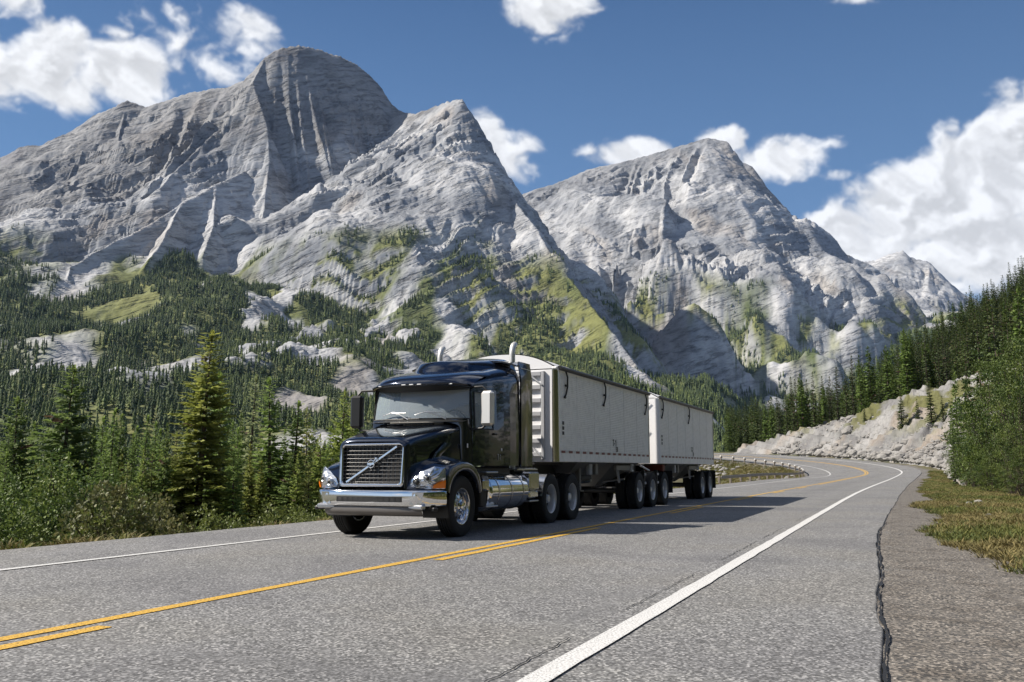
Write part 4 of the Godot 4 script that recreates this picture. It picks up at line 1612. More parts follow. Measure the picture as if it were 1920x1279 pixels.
	var val_a := far_conifer(304, 7, 6, Color(0.03, 0.042, 0.018))  # valley conifers: the shade over them is put into their darker colour
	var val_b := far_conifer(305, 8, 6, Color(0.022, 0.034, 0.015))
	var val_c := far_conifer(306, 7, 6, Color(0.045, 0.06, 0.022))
	var lists := [[], [], []]
	for k in 4200:
		var px := rng.randf_range(-120.0, 1340.0)
		var d := sqrt(rng.randf_range(85.0 * 85.0, 470.0 * 470.0))
		var p := at(px, 880.0, d)
		var q := near_road(p.x, p.z)
		if absf(q.y) < 13.0 or (q.y > -26.0 and q.x > 40.0):
			continue
		var s := rng.randf_range(5.0, 11.0) * (0.6 + 0.4 * smoothstep(50.0, 160.0, d))
		lists[rng.randi() % 3].append(Transform3D(Basis(Vector3.UP, rng.randf() * TAU).scaled(Vector3(s * 1.15, s, s * 1.15)), Vector3(p.x, ground(p.x, p.z).x - 0.3, p.z)))
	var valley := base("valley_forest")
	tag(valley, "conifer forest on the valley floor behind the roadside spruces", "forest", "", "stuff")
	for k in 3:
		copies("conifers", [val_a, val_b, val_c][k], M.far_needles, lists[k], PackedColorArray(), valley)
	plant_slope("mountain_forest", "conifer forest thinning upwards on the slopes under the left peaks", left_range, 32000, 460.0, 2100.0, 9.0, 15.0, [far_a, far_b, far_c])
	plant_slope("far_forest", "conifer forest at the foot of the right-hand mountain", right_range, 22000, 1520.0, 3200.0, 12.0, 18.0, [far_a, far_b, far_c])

func plant_slope(called: String, label: String, g: Massif, count: int, r0: float, r1: float, h0: float, h1: float, meshes: Array) -> void:
	var lists := [[], [], []]
	var tries := 0
	var placed := 0
	while placed < count and tries < count * 7:
		tries += 1
		var i := rng.randi_range(0, g.n - 2)
		var r := sqrt(rng.randf_range(r0 * r0, r1 * r1))
		var j := clampi(g.RR.bsearch(r) - 1, 0, g.rows - 2)
		var fj := j + (r - g.RR[j]) / (g.RR[j + 1] - g.RR[j])
		var q := j * g.n + i
		if g.W[q] < rng.randf() * 0.9 + 0.08:
			continue
		var a := rng.randf()
		var p := g.P[q].lerp(g.P[q + 1], a).lerp(g.P[q + g.n].lerp(g.P[q + g.n + 1], a), clampf(fj - j, 0.0, 1.0))
		var s := rng.randf_range(h0, h1) * (0.55 + 0.45 * g.W[q])
		placed += 1
		lists[0 if rng.randf() < 0.4 else (1 if rng.randf() < 0.6 else 2)].append(Transform3D(Basis(Vector3.UP, rng.randf() * TAU).scaled(Vector3(s * 1.2, s, s * 1.2)), p - Vector3(0, 0.5, 0)))
	var o := base(called)
	tag(o, label, "forest", "", "stuff")
	for k in 3:
		copies("conifers", meshes[k], M.far_needles, lists[k], PackedColorArray(), o)
# ------------------------------------------------------------------ the rig
# u runs from the steering axle to the rear, v to the driver's side, y up
func T(u: float, v: float, y: float) -> Vector3:
	return Vector3(v, y, -u)

func rig_materials() -> void:
	var m := mat("black_paint", lin(0.03, 0.037, 0.055), 0.14, 0.8)
	m.clearcoat_enabled = true
	m.clearcoat = 1.0
	m.clearcoat_roughness = 0.03
	mat("black_plastic", grey(0.012), 0.45)
	mat("chassis", grey(0.018), 0.55)
	mat("rubber", lin(0.016, 0.0155, 0.015), 0.8)
	mat("chrome", grey(0.8), 0.06, 1.0)
	mat("polished", lin(0.72, 0.72, 0.73), 0.16, 1.0)
	mat("wheel_alloy", lin(0.72, 0.72, 0.72), 0.38, 0.55)
	mat("brushed", lin(0.62, 0.62, 0.62), 0.3, 1.0)
	mat("satin_grille", grey(0.1), 0.35, 0.9)
	m = mat("trailer_white", lin(0.92, 0.91, 0.87), 0.38)
	triplanar(m, noise_tex(61, 0.02, [[0.2, 0.88], [0.5, 1.0], [0.8, 1.0]], 512), 2.6)
	mat("nose_white", lin(0.88, 0.88, 0.89), 0.4)
	mat("nose_grey", lin(0.42, 0.43, 0.45), 0.5)
	mat("tarp", lin(0.72, 0.72, 0.72), 0.6)
	mat("tape_red", lin(0.16, 0.012, 0.014), 0.4)
	mat("tape_white", lin(0.7, 0.7, 0.68), 0.4)
	mat("amber", lin(0.75, 0.19, 0.012), 0.2)
	mat("lamp_silver", lin(0.7, 0.72, 0.75), 0.14, 0.92)
	mat("red_primer", lin(0.2, 0.045, 0.03), 0.6)
	mat("curtain", lin(0.42, 0.41, 0.39), 0.9)
	mat("seat", lin(0.2, 0.195, 0.19), 0.9)
	mat("dash", lin(0.22, 0.215, 0.2), 0.8)
	mat("decal_white", lin(0.75, 0.75, 0.75), 0.5)
	mat("decal_grey", lin(0.3, 0.3, 0.31), 0.5)
	mat("decal_black", grey(0.01), 0.5)
	mat("lettering_red", lin(0.6, 0.05, 0.03), 0.5)
	m = mat("pane", Color(0.84, 0.9, 0.94, 0.3), 0.03)  # pale, milky alpha paints the bright glare of the sky into the glass
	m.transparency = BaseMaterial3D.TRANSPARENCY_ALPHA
	m = mat("lens", Color(0.95, 0.97, 1.0, 0.05), 0.03)
	m.transparency = BaseMaterial3D.TRANSPARENCY_ALPHA

func solid(called: String, parent: Node, m: Material, c: Vector3, s: Vector3, bevel := 0.01) -> MeshInstance3D:
	var b := MB.new()
	b.box(c, s, bevel)
	return part(called, b.mesh(), m, parent)

func pipe(called: String, parent: Node, m: Material, pts: Array, r, sides := 10) -> MeshInstance3D:
	var b := MB.new()
	b.tube(pts, r, sides)
	return part(called, b.mesh(), m, parent)

# a sheet with thickness: rows of points pushed back along their normals
func shell(b: MB, rows: Array, thick: float) -> void:
	b.sheet(rows)
	var n: int = rows[0].size()
	var back := []
	for j in rows.size():
		var row := []
		for i in n:
			var du: Vector3 = rows[j][mini(i + 1, n - 1)] - rows[j][maxi(i - 1, 0)]
			var dv: Vector3 = rows[mini(j + 1, rows.size() - 1)][i] - rows[maxi(j - 1, 0)][i]
			row.append(rows[j][i] + du.cross(dv).normalized() * thick)
		back.append(row)
	b.sheet(back)
	var loop := []
	var loop2 := []
	for i in n:
		loop.append(rows[0][i])
		loop2.append(back[0][i])
	for j in range(1, rows.size()):
		loop.append(rows[j][n - 1])
		loop2.append(back[j][n - 1])
	for i in range(n - 2, -1, -1):
		loop.append(rows[-1][i])
		loop2.append(back[-1][i])
	for j in range(rows.size() - 2, 0, -1):
		loop.append(rows[j][0])
		loop2.append(back[j][0])
	b.strips([loop, loop2], true)

var wheel_mesh := {}

func make_wheel_meshes() -> void:
	# tyre, turned round x; +x is the outside
	for kind in ["steer", "drive"]:
		var t := MB.new()
		var w := 0.14 if kind == "steer" else 0.135
		var prof := [[0.292, -w + 0.025], [0.31, -w + 0.008], [0.36, -w - 0.003], [0.43, -w - 0.006], [0.475, -w + 0.0], [0.5, -w + 0.012], [0.513, -w + 0.03]]
		var x := -w + 0.03
		for k in 5:
			var x1 := -w + 0.03 + (2.0 * w - 0.06) * (k + 1) / 5.0
			prof.append([0.519, x + 0.008])
			prof.append([0.519, x1 - 0.008])
			if k < 4:
				prof.append([0.505, x1 - 0.006])
				prof.append([0.505, x1 + 0.006])
			x = x1
		prof.append_array([[0.513, w - 0.03], [0.5, w - 0.012], [0.475, w], [0.43, w + 0.006], [0.36, w + 0.003], [0.31, w - 0.008], [0.292, w - 0.025]])
		t.lathe(prof, 56, true)
		if kind == "drive":
			# tread blocks across the shoulders
			for k in 48:
				var a := TAU * k / 48.0
				for sg in [-1.0, 1.0]:
					t.box_at(Transform3D(Basis(Vector3.RIGHT, a), Vector3.ZERO) * Transform3D(Basis(), Vector3(sg * (w - 0.035), 0.517, 0.0)), Vector3(0.05, 0.016, 0.038))
		wheel_mesh[kind + "_tyre"] = t.mesh()
	# rims: flange, barrel, a disc with hand holes, hub
	for kind in ["steer", "drive"]:
		var r := MB.new()
		var face := 0.045 if kind == "steer" else -0.085
		r.lathe([[0.288, 0.118], [0.302, 0.126], [0.306, 0.12], [0.3, 0.112], [0.285, 0.11], [0.279, 0.06], [0.272, face + 0.012], [0.262, face]], 48, false)
		r.lathe([[0.26, -0.12], [0.275, -0.115], [0.29, -0.12]], 40, false)
		r.lathe([[0.262, face], [0.262, -0.13]], 40, false)
		var bow := 0.03 if kind == "steer" else 0.025
		var holes := 10 if kind == "drive" else 10
		var hr := 0.026 if kind == "steer" else 0.02
		for k in holes:
			var a0 := TAU * k / holes
			var mid := 0.208
			var n := 20
			var inner := []
			var outer := []
			for i in n + 1:
				var q := TAU * i / n
				var dx := cos(q)
				var dy := sin(q)
				# the sector from radius 0.15 to 0.262, spread flat round the hole
				var half := PI / holes * mid
				var tx := 0.054 / maxf(absf(dx), 1e-4)
				var ty := half / maxf(absf(dy), 1e-4)
				var tt := minf(tx, ty)
				for pass_ in 2:
					var px: float = mid + dx * (hr if pass_ == 0 else tt)
					var an: float = a0 + dy * (hr if pass_ == 0 else tt) / mid
					if pass_ == 1:
						px = clampf(px, 0.154, 0.262)
					var xx := face + bow * (1.0 - (px - 0.154) / 0.108)
					(inner if pass_ == 0 else outer).append(Vector3(xx, px * cos(an), px * sin(an)))
			r.sheet([outer, inner])
			var deep := []
			for p in inner:
				deep.append(p - Vector3(0.025, 0, 0))
			r.sheet([inner, deep])
		r.lathe([[0.154, face + bow], [0.13, face + bow + 0.006], [0.118, face + bow + 0.006]], 36, false)
		wheel_mesh[kind + "_rim"] = r.mesh()
		var h := MB.new()
		var top := face + bow + (0.075 if kind == "steer" else 0.13)
		h.lathe([[0.118, face + bow - 0.005], [0.112, face + bow + 0.03], [0.085, top - 0.03], [0.08, top - 0.006], [0.072, top], [0.0, top + 0.004]], 28, true)
		for k in 10:
			var a := TAU * (k + 0.5) / 10.0
			h.lathe([[0.0135, face + bow], [0.0135, face + bow + 0.03], [0.0, face + bow + 0.032]], 8, true, Transform3D(Basis(), Vector3(0, cos(a) * 0.137, sin(a) * 0.137)))
		wheel_mesh[kind + "_hub"] = h.mesh()
		var d := MB.new()
		d.lathe([[0.262, face - 0.05], [0.0, face - 0.055]], 24, true)
		d.lathe([[0.21, -0.13], [0.21, -0.02], [0.0, -0.02]], 24, true)
		wheel_mesh[kind + "_drum"] = d.mesh()

func wheel(parent: Node, kind: String, u: float, side: float, v: float, dual := false, label := "") -> void:
	var w := Node3D.new()
	w.name = "wheel"
	parent.add_child(w, true)
	w.position = T(u, v * side, 0.516)
	w.rotation = Vector3(rng.randf() * TAU, 0.0, 0.0)
	if side < 0:
		w.rotation = Vector3(rng.randf() * TAU, PI, 0.0)
	part("tyre", wheel_mesh[kind + "_tyre"], M.rubber, w)
	part("rim", wheel_mesh[kind + "_rim"], M.polished if kind == "steer" else M.wheel_alloy, w)
	part("hub", wheel_mesh[kind + "_hub"], M.chrome if kind == "steer" else M.wheel_alloy, w)
	part("brake_drum", wheel_mesh[kind + "_drum"], M.chassis, w)
	if dual:
		part("inner_tyre", wheel_mesh[kind + "_tyre"], M.rubber, w, Vector3(-0.325, 0, 0))

func cab_half(u: float) -> float:
	return lerpf(1.0, 1.19, clampf((u - 0.5) / 1.7, 0.0, 1.0) ** 0.8)

func cab_top(u: float) -> float:
	var k := [[0.4, 2.66], [0.62, 2.72], [0.85, 2.82], [1.2, 2.93], [1.7, 3.05], [2.2, 3.16], [2.5, 3.22]]
	for i in k.size() - 1:
		if u <= k[i + 1][0]:
			return lerpf(k[i][1], k[i + 1][1], (u - k[i][0]) / (k[i + 1][0] - k[i][0]))
	return 3.22

func cab_side(u: float, y: float, sg: float, proud := 0.0) -> Vector3:
	var w := cab_half(u)
	var top := cab_top(u)
	var lean := 0.045 * maxf(0.0, (y - 1.9)) * (1.0 if u < 1.6 else 0.5)
	return T(u, sg * (w - lean + proud), minf(y, top))

func build_tractor() -> Node3D:
	var o := base("highway_tractor")
	tag(o, "glossy black conventional highway tractor with chrome bumper pulling two white trailers", "truck")
	var black: Material = M.black_paint
	# --- chassis
	for sg in [-1.0, 1.0]:
		solid("frame_rail", o, M.chassis, T(2.85, 0.43 * sg, 0.98), Vector3(0.09, 0.26, 6.9))
	solid("axle", o, M.chassis, T(0.0, 0.0, 0.5), Vector3(1.8, 0.12, 0.12))
	for u in [4.13, 5.48]:
		pipe("axle", o, M.chassis, [T(u, -0.95, 0.516), T(u, 0.95, 0.516)], 0.1)
		solid("axle_bowl", o, M.chassis, T(u, 0.0, 0.52), Vector3(0.42, 0.42, 0.45), 0.12)
	solid("engine_sump", o, M.chassis, T(0.3, 0.0, 0.75), Vector3(0.6, 0.55, 1.6), 0.08)
	solid("gearbox", o, M.chassis, T(1.7, 0.0, 0.78), Vector3(0.5, 0.5, 1.3), 0.1)
	solid("fifth_wheel", o, M.chassis, T(4.8, 0.0, 1.17), Vector3(0.95, 0.1, 1.0), 0.03)
	for sg in [-1.0, 1.0]:
		wheel(o, "steer", 0.0, sg, 1.02)
		wheel(o, "drive", 4.13, sg, 1.075, true)
		wheel(o, "drive", 5.48, sg, 1.075, true)
	# --- cab and sleeper shell with open windows
	var us := [0.60, 0.70, 0.86, 1.02, 1.18, 1.32, 1.5, 1.75, 2.0, 2.25, 2.45]
	var ys := [1.2, 1.24, 1.45, 1.65, 1.86, 2.02, 2.2, 2.36, 2.52, 2.6]
	var b := MB.new()
	for sg in [-1.0, 1.0]:
		for i in us.size() - 1:
			for j in ys.size() - 1:
				var u0: float = us[i]
				var u1: float = us[i + 1]
				var y0: float = ys[j]
				var y1: float = ys[j + 1]
				if u0 >= 0.69 and u1 <= 1.33 and y0 >= 1.85 and y1 <= 2.53:
					continue
				b.sheet([[cab_side(u0, y0, sg), cab_side(u1, y0, sg)], [cab_side(u0, y1, sg), cab_side(u1, y1, sg)]])
	# upper sides and roof: from the belt over the rounded edge
	var rows := []
	for u in us:
		var row := []
		var top := cab_top(u)
		for k in 33:
			var a := PI * k / 32.0
			var sg := 1.0 if cos(a) > 0 else -1.0
			var edge := cab_side(u, 2.6, sg)
			var cx := pow(absf(cos(a)), 0.42) * sg
			var sy := pow(sin(a), 0.5)
			row.append(Vector3(absf(edge.x) * cx, lerpf(2.6, top, sy), -u))
		rows.append(row)
	b.sheet(rows)
	var rear := []
	for p in rows[-1]:
		rear.append(p)
	rear.append(cab_side(2.45, 1.2, -1.0))
	rear.append(cab_side(2.45, 1.2, 1.0))
	b.poly(rear)
	# floor, and the fronts beside and under the windshield
	b.quad(T(0.3, -0.98, 1.2), T(0.3, 0.98, 1.2), T(2.45, 1.17, 1.2), T(2.45, -1.17, 1.2))
	part("cab", b.mesh(), black, o)
	# front corners from the cowl to the doors
	for sg in [-1.0, 1.0]:
		b = MB.new()
		rows = []
		for y in [1.2, 1.5, 1.8, 2.02]:
			rows.append([cab_side(0.60, y, sg), T(0.5, sg * 0.985, y), T(0.44, sg * 0.9, y), T(0.42, sg * 0.55, y)])
		b.sheet(rows)
		part("cowl_side", b.mesh(), black, o)
	b = MB.new()
	rows = []
	for k in 13:
		var v := -0.99 + 1.98 * k / 12.0
		var q := 1.0 - (v / 0.99) * (v / 0.99)
		rows.append([T(0.60 - 0.26 * q, v, 2.03), T(0.52 - 0.26 * q, v, 2.0), T(0.36 - 0.26 * q, v * 0.97, 1.97)])
	b.sheet(rows)
	part("cowl", b.mesh(), M.black_plastic, o)
	# windshield
	rows = []
	for j in 9:
		var row := []
		var f := j / 8.0
		for k in 21:
			var q := -1.0 + 2.0 * k / 20.0
			var v := q * lerpf(1.0, 0.955, f)
			row.append(T(lerpf(0.60, 0.70, f) - lerpf(0.26, 0.2, f) * (1.0 - q * q) - 0.02 * sin(f * PI), v, lerpf(2.03, 2.67, f)))
		rows.append(row)
	b = MB.new()
	b.sheet(rows)
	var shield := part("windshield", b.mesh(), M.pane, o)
	var ring := []
	for k in 21:
		ring.append(rows[0][k])
	for j in range(1, 9):
		ring.append(rows[j][20])
	for k in range(19, -1, -1):
		ring.append(rows[8][k])
	for j in range(7, -1, -1):
		ring.append(rows[j][0])
	pipe("gasket", shield, M.black_plastic, ring, 0.02, 6)
	for q in [[-0.1, -0.72], [0.62, 0.02]]:
		var w := MB.new()
		var f := func(v: float, up: float) -> Vector3: return T(0.57 - 0.26 * (1.0 - v * v) - 0.02, v, 2.02 + up)
		w.tube([f.call(q[0], 0.0), f.call(q[0] - 0.2, 0.1), f.call(q[0] - 0.36, 0.13)], 0.012, 6)
		w.tube([f.call(q[0] - 0.06, 0.12), f.call(q[0] - 0.36, 0.14), f.call(q[1] + 0.02, 0.085)], 0.009, 6)
		part("wiper", w.mesh(), M.brushed, o)
	# roof cap with its visor over the windshield
	b = MB.new()
	rows = []
	var prof := [[0.40, 2.615], [0.30, 2.61], [0.235, 2.63], [0.215, 2.66], [0.235, 2.7], [0.30, 2.75], [0.42, 2.81], [0.62, 2.87], [0.9, 2.93], [1.25, 2.985]]
	for k in 29:
		var q := -1.0 + 2.0 * k / 28.0
		var row := []
		for p in prof:
			var back := 0.34 * pow(absf(q), 3.0)
			var dropped := 0.10 * pow(absf(q), 6.0) * (1.0 if p[1] > 2.66 else 0.2)
			row.append(T(p[0] + back * (1.0 - clampf((p[0] - 0.4) / 1.0, 0.0, 0.8)), q * (1.03 + 0.03 * p[0]), p[1] - dropped))
		rows.append(row)
	b.sheet(rows)
	b.sheet([[T(0.72, -0.98, 2.64), T(0.72, 0.98, 2.64)], [T(0.42, -0.8, 2.618), T(0.42, 0.8, 2.618)]])
	var cap := part("sun_visor", b.mesh(), black, o)
	b = MB.new()
	rows = []
	for k in 17:
		var q := -1.0 + 2.0 * k / 16.0
		var back := 0.33 * pow(absf(q), 3.0)
		rows.append([T(0.25 + back, q * 0.98, 2.625), T(0.33 + back * 0.9, q * 0.93, 2.585 - 0.06 * (1.0 - pow(absf(q), 4.0)))])
	shell(b, rows, 0.006)
	part("visor_panel", b.mesh(), M.black_plastic, cap)
	for v in [-0.16, 0.0, 0.16, -0.72, 0.72]:
		solid("marker_light", cap, M.decal_white, T(0.212 + 0.34 * pow(absf(v), 3.0), v, 2.645), Vector3(0.085, 0.018, 0.02), 0.004)
	# raised fairing on the roof
	b = MB.new()
	rows = []
	for u in [0.92, 0.97, 1.04, 1.15, 1.3, 1.55, 1.9, 2.3, 2.7, 2.98]:
		var row := []
		var rise := smoothstep(0.9, 1.2, u)
		for k in 25:
			var q := -1.0 + 2.0 * k / 24.0
			var u2: float = u + 0.42 * pow(absf(q), 3.0) * (1.0 - smoothstep(0.9, 2.6, u))
			var side := 1.0 - pow(absf(q), 7.0)
			var ridge: float = lerpf(2.92, 2.93, rise) + rise * 0.24 * side + 0.14 * maxf(0.0, u2 - 1.15) * (0.55 + 0.45 * side) - 0.05 * absf(q)
			row.append(T(u2, q * lerpf(0.66, 0.92, smoothstep(0.9, 2.6, u)), ridge))
		rows.append(row)
	b.sheet(rows)
	part("roof_fairing", b.mesh(), black, o)
	# side extenders and the roof's trailing edge
	for sg in [-1.0, 1.0]:
		b = MB.new()
		rows = []
		for y in [1.19, 1.8, 2.4, 2.9, 3.1, 3.2, 3.25]:
			var inward: float = 0.05 * smoothstep(2.9, 3.25, y)
			rows.append([T(2.44, sg * (1.185 - inward), y), T(2.72, sg * (1.2 - inward), y), T(2.98, sg * (1.2 - inward), y)])
		shell(b, rows, 0.035)
		part("side_extender", b.mesh(), black, o)
		for y in [2.62, 3.12]:
			solid("trim_strip", o, M.brushed, T(2.71, sg * 1.208, y), Vector3(0.006, 0.012, 0.5), 0.0)
	b = MB.new()
	rows = []
	for u in [2.3, 2.5, 2.75, 2.98]:
		var row := []
		for k in 17:
			var q := -1.0 + 2.0 * k / 16.0
			row.append(T(u, q * 1.17, lerpf(3.20, 3.33, 1.0 - pow(absf(q), 4.0)) + 0.10 * (u - 2.98)))
		rows.append(row)
	shell(b, rows, 0.03)
	part("roof_wing", b.mesh(), black, o)
	# --- doors, windows, mirrors
	for sg in [-1.0, 1.0]:
		b = MB.new()
		var du := [0.625, 0.70, 0.86, 1.02, 1.18, 1.32, 1.46]
		var dy := [1.26, 1.45, 1.65, 1.86, 2.02, 2.2, 2.36, 2.52, 2.59]
		for i in du.size() - 1:
			for j in dy.size() - 1:
				if i >= 1 and i <= 4 and j >= 3 and j <= 6:
					continue
				b.sheet([[cab_side(du[i], dy[j], sg, 0.012), cab_side(du[i + 1], dy[j], sg, 0.012)], [cab_side(du[i], dy[j + 1], sg, 0.012), cab_side(du[i + 1], dy[j + 1], sg, 0.012)]])
		var loop := []
		var loop2 := []
		for u in du:
			loop.append([u, 1.26])
		for y in dy.slice(1):
			loop.append([1.46, y])
		for i in range(du.size() - 2, -1, -1):
			loop.append([du[i], 2.59])
		for j in range(dy.size() - 2, 0, -1):
			loop.append([0.625, dy[j]])
		var la := []
		for p in loop:
			la.append(cab_side(p[0], p[1], sg, 0.012))
			loop2.append(cab_side(p[0], p[1], sg, 0.0))
		b.strips([la, loop2], true)
		var door := part("door", b.mesh(), black, o)
		solid("handle", door, M.black_plastic, cab_side(1.38, 1.78, sg, 0.03), Vector3(0.03, 0.035, 0.12), 0.01)
		b = MB.new()
		b.sheet([[cab_side(0.70, 1.86, sg, 0.002), cab_side(1.02, 1.86, sg, 0.002), cab_side(1.32, 1.86, sg, 0.002)], [cab_side(0.70, 2.2, sg, 0.006), cab_side(1.02, 2.2, sg, 0.006), cab_side(1.32, 2.2, sg, 0.006)], [cab_side(0.70, 2.52, sg, 0.002), cab_side(1.02, 2.52, sg, 0.002), cab_side(1.32, 2.52, sg, 0.002)]])
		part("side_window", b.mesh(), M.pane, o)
		pipe("window_trim", o, M.black_plastic, [cab_side(0.70, 1.86, sg, 0.01), cab_side(1.32, 1.86, sg, 0.01), cab_side(1.32, 2.52, sg, 0.01), cab_side(0.70, 2.52, sg, 0.01), cab_side(0.70, 1.86, sg, 0.01)], 0.016, 6)
		# mirror on two arms
		var mr := Node3D.new()
		mr.name = "mirror"
		o.add_child(mr, true)
		b = MB.new()
		var mu := 0.62
		var mv := 1.33 if sg > 0 else 1.40
		b.box_at(Transform3D(Basis(Vector3.UP, -0.12 * sg), T(mu, mv * sg, 2.21)), Vector3(0.25, 0.62, 0.13), 0.045)
		part("housing", b.mesh(), M.mirror_shell if sg > 0 else M.black_plastic, mr)
		b = MB.new()
		b.box_at(Transform3D(Basis(Vector3.UP, -0.12 * sg), T(mu + 0.066, mv * sg, 2.21)), Vector3(0.215, 0.57, 0.008), 0.0)
		part("mirror_glass", b.mesh(), M.chrome, mr)
		pipe("arm", mr, M.black_plastic, [T(0.66, 0.96 * sg, 2.6), T(0.62, (mv - 0.1) * sg, 2.6), T(mu, mv * sg, 2.5)], 0.022, 8)
		pipe("arm", mr, M.black_plastic, [T(0.62, 0.99 * sg, 1.84), T(0.62, (mv - 0.1) * sg, 1.86), T(mu, mv * sg, 1.94)], 0.02, 8)
	# --- inside the cab
	var inside := part("interior", _box_mesh(T(0.72, 0.0, 1.93), Vector3(1.8, 0.16, 0.34), 0.05), M.dash, o)
	for v in [-0.52, 0.52]:
		solid("seat", inside, M.seat, T(1.25, v, 1.62), Vector3(0.52, 0.16, 0.5), 0.06)
		solid("seat_back", inside, M.seat, T(1.48, v, 2.0), Vector3(0.5, 0.75, 0.14), 0.06)
	var sw := MB.new()
	var circle := []
	for k in 25:
		var a := TAU * k / 24.0
		circle.append(T(0.98 - 0.1 * sin(a), 0.52 + 0.22 * cos(a), 2.02 + 0.19 * sin(a)))
	sw.tube(circle, 0.018, 6, false)
	part("steering_wheel", sw.mesh(), M.black_plastic, inside)
	solid("curtain", inside, M.curtain, T(1.62, 0.0, 2.05), Vector3(2.05, 1.2, 0.03), 0.0)
	build_nose(o, black)
	build_tractor_side(o)
	return o

func _box_mesh(c: Vector3, s: Vector3, bevel: float) -> ArrayMesh:
	var b := MB.new()
	b.box(c, s, bevel)
	return b.mesh()

func build_nose(o: Node3D, black: Material) -> void:
	# --- hood
	var b := MB.new()
	var rows := []
	for q in [[-1.055, 0.600, 1.575, 0.84], [-1.05, 0.625, 1.60, 0.82], [-1.02, 0.645, 1.628, 0.80], [-0.95, 0.66, 1.655, 0.80], [-0.75, 0.685, 1.705, 0.82], [-0.5, 0.715, 1.762, 0.9], [-0.25, 0.75, 1.815, 1.0], [0.0, 0.79, 1.868, 1.1], [0.22, 0.83, 1.915, 1.15], [0.40, 0.87, 1.955, 1.18], [0.46, 0.88, 1.962, 1.18]]:
		var row := []
		var u: float = q[0]
		var w: float = q[1]
		var t: float = q[2]
		var lo: float = q[3]
		for k in 6:
			row.append(T(u, w + 0.02 * (1.0 - k / 6.0), lerpf(lo, t - 0.16, k / 6.0)))
		for k in 29:
			var a := PI * k / 28.0
			var sg := 1.0 if cos(a) >= 0.0 else -1.0
			row.append(T(u, w * sg * pow(absf(cos(a)), 0.34), t - 0.16 + 0.16 * pow(sin(a), 0.6) + 0.012 * sin(a)))
		for k in range(5, -1, -1):
			row.append(T(u, -w - 0.02 * (1.0 - k / 6.0), lerpf(lo, t - 0.16, k / 6.0)))
		rows.append(row)
	b.sheet(rows)
	var hood := part("hood", b.mesh(), black, o)
	# the dark air slot before the windshield and the edge of the hood
	b = MB.new()
	for k in 9:
		var v := -0.42 + 0.84 * k / 8.0
		b.box(T(0.2 - 0.05 * (1.0 - (v / 0.42) ** 2), v, 1.938), Vector3(0.095, 0.02, 0.05), 0.004)
	part("air_slot", b.mesh(), M.black_plastic, hood)
	for sg in [-1.0, 1.0]:
		solid("side_marker", o, M.decal_white, T(0.49, sg * 1.0, 1.55), Vector3(0.012, 0.075, 0.035), 0.004)
		pipe("hood_edge", o, M.brushed, [T(0.475, sg * 0.905, 1.25), T(0.475, sg * 0.905, 1.83)], 0.007, 6)
		# added panel beside the hood, tilted upwards so that it mirrors the sky
		b = MB.new()
		b.sheet([[T(-0.55, sg * 0.76, 1.18), T(-0.32, sg * 0.79, 1.42), T(-0.02, sg * 0.82, 1.6)], [T(-0.36, sg * 0.83, 1.2), T(-0.16, sg * 0.84, 1.4), T(0.16, sg * 0.86, 1.58)], [T(-0.30, sg * 0.72, 1.19), T(-0.12, sg * 0.76, 1.38), T(0.18, sg * 0.80, 1.56)]])
		part("hood_scoop", b.mesh(), black, hood)
	# --- grille
	var gu := func(v: float, y: float) -> float: return -1.085 + 0.05 * (y - 0.87) / 0.69 + 0.05 * v * v
	b = MB.new()
	var ring := []
	var corners := [[-0.575, 0.885], [0.575, 0.885], [0.592, 1.548], [-0.592, 1.548]]
	for k in 4:
		var c = corners[k]
		for i in 5:
			var a := PI + k * PI / 2.0 + i * PI / 8.0
			ring.append([c[0] - signf(c[0]) * 0.05 + 0.05 * cos(a), c[1] + (0.05 if k < 2 else -0.05) + 0.05 * sin(a)])
	ring.append(ring[0])
	var rr := []
	var sect := [[0.034, 0.02], [0.03, -0.018], [0.0, -0.03], [-0.026, -0.012], [-0.028, 0.04]]
	for s in sect:
		var row := []
		for p in ring:
			var k: float = s[0]
			var v: float = p[0] * (1.0 + k / 0.59)
			var y: float = 1.216 + (p[1] - 1.216) * (1.0 + k / 0.34)
			row.append(T(gu.call(v, y) + s[1], v, y))
		rr.append(row)
	b.sheet(rr)
	var grille := part("grille", b.mesh(), M.chrome, o)
	b = MB.new()
	b.sheet([[T(-1.0, -0.57, 0.89), T(-1.03, 0.0, 0.89), T(-1.0, 0.57, 0.89)], [T(-0.96, -0.58, 1.54), T(-0.99, 0.0, 1.54), T(-0.96, 0.58, 1.54)]])
	part("radiator_screen", b.mesh(), M.decal_black, grille)
	for k in 10:
		var y := 0.93 + 0.573 * k / 9.0
		b = MB.new()
		var line := []
		for i in 9:
			var v := -0.56 + 1.12 * i / 8.0
			line.append(T(gu.call(v, y) + 0.03, v, y))
		b.tube(line, 0.0085, 5)
		part("grille_bar", b.mesh(), M.satin_grille, grille)
	for k in 14:
		var v := -0.52 + 1.04 * k / 13.0
		pipe("grille_bar", grille, M.satin_grille, [T(gu.call(v, 0.9) + 0.036, v, 0.9), T(gu.call(v, 1.535) + 0.036, v, 1.535)], 0.007, 5)
	b = MB.new()
	var d0 := T(gu.call(-0.48, 0.925) + 0.0, -0.48, 0.925)
	var d1 := T(gu.call(0.46, 1.51) + 0.0, 0.46, 1.51)
	var dd := (d1 - d0).normalized()
	var basis := Basis(dd, Vector3.BACK.cross(dd).normalized(), Vector3.BACK)
	b.box_at(Transform3D(basis, (d0 + d1) * 0.5), Vector3((d1 - d0).length(), 0.036, 0.02), 0.006)
	part("diagonal_bar", b.mesh(), M.chrome, grille)
	b = MB.new()
	var c := T(gu.call(0.0, 1.225) - 0.016, 0.0, 1.225)
	circleish(b, c, 0.062, 0.011)
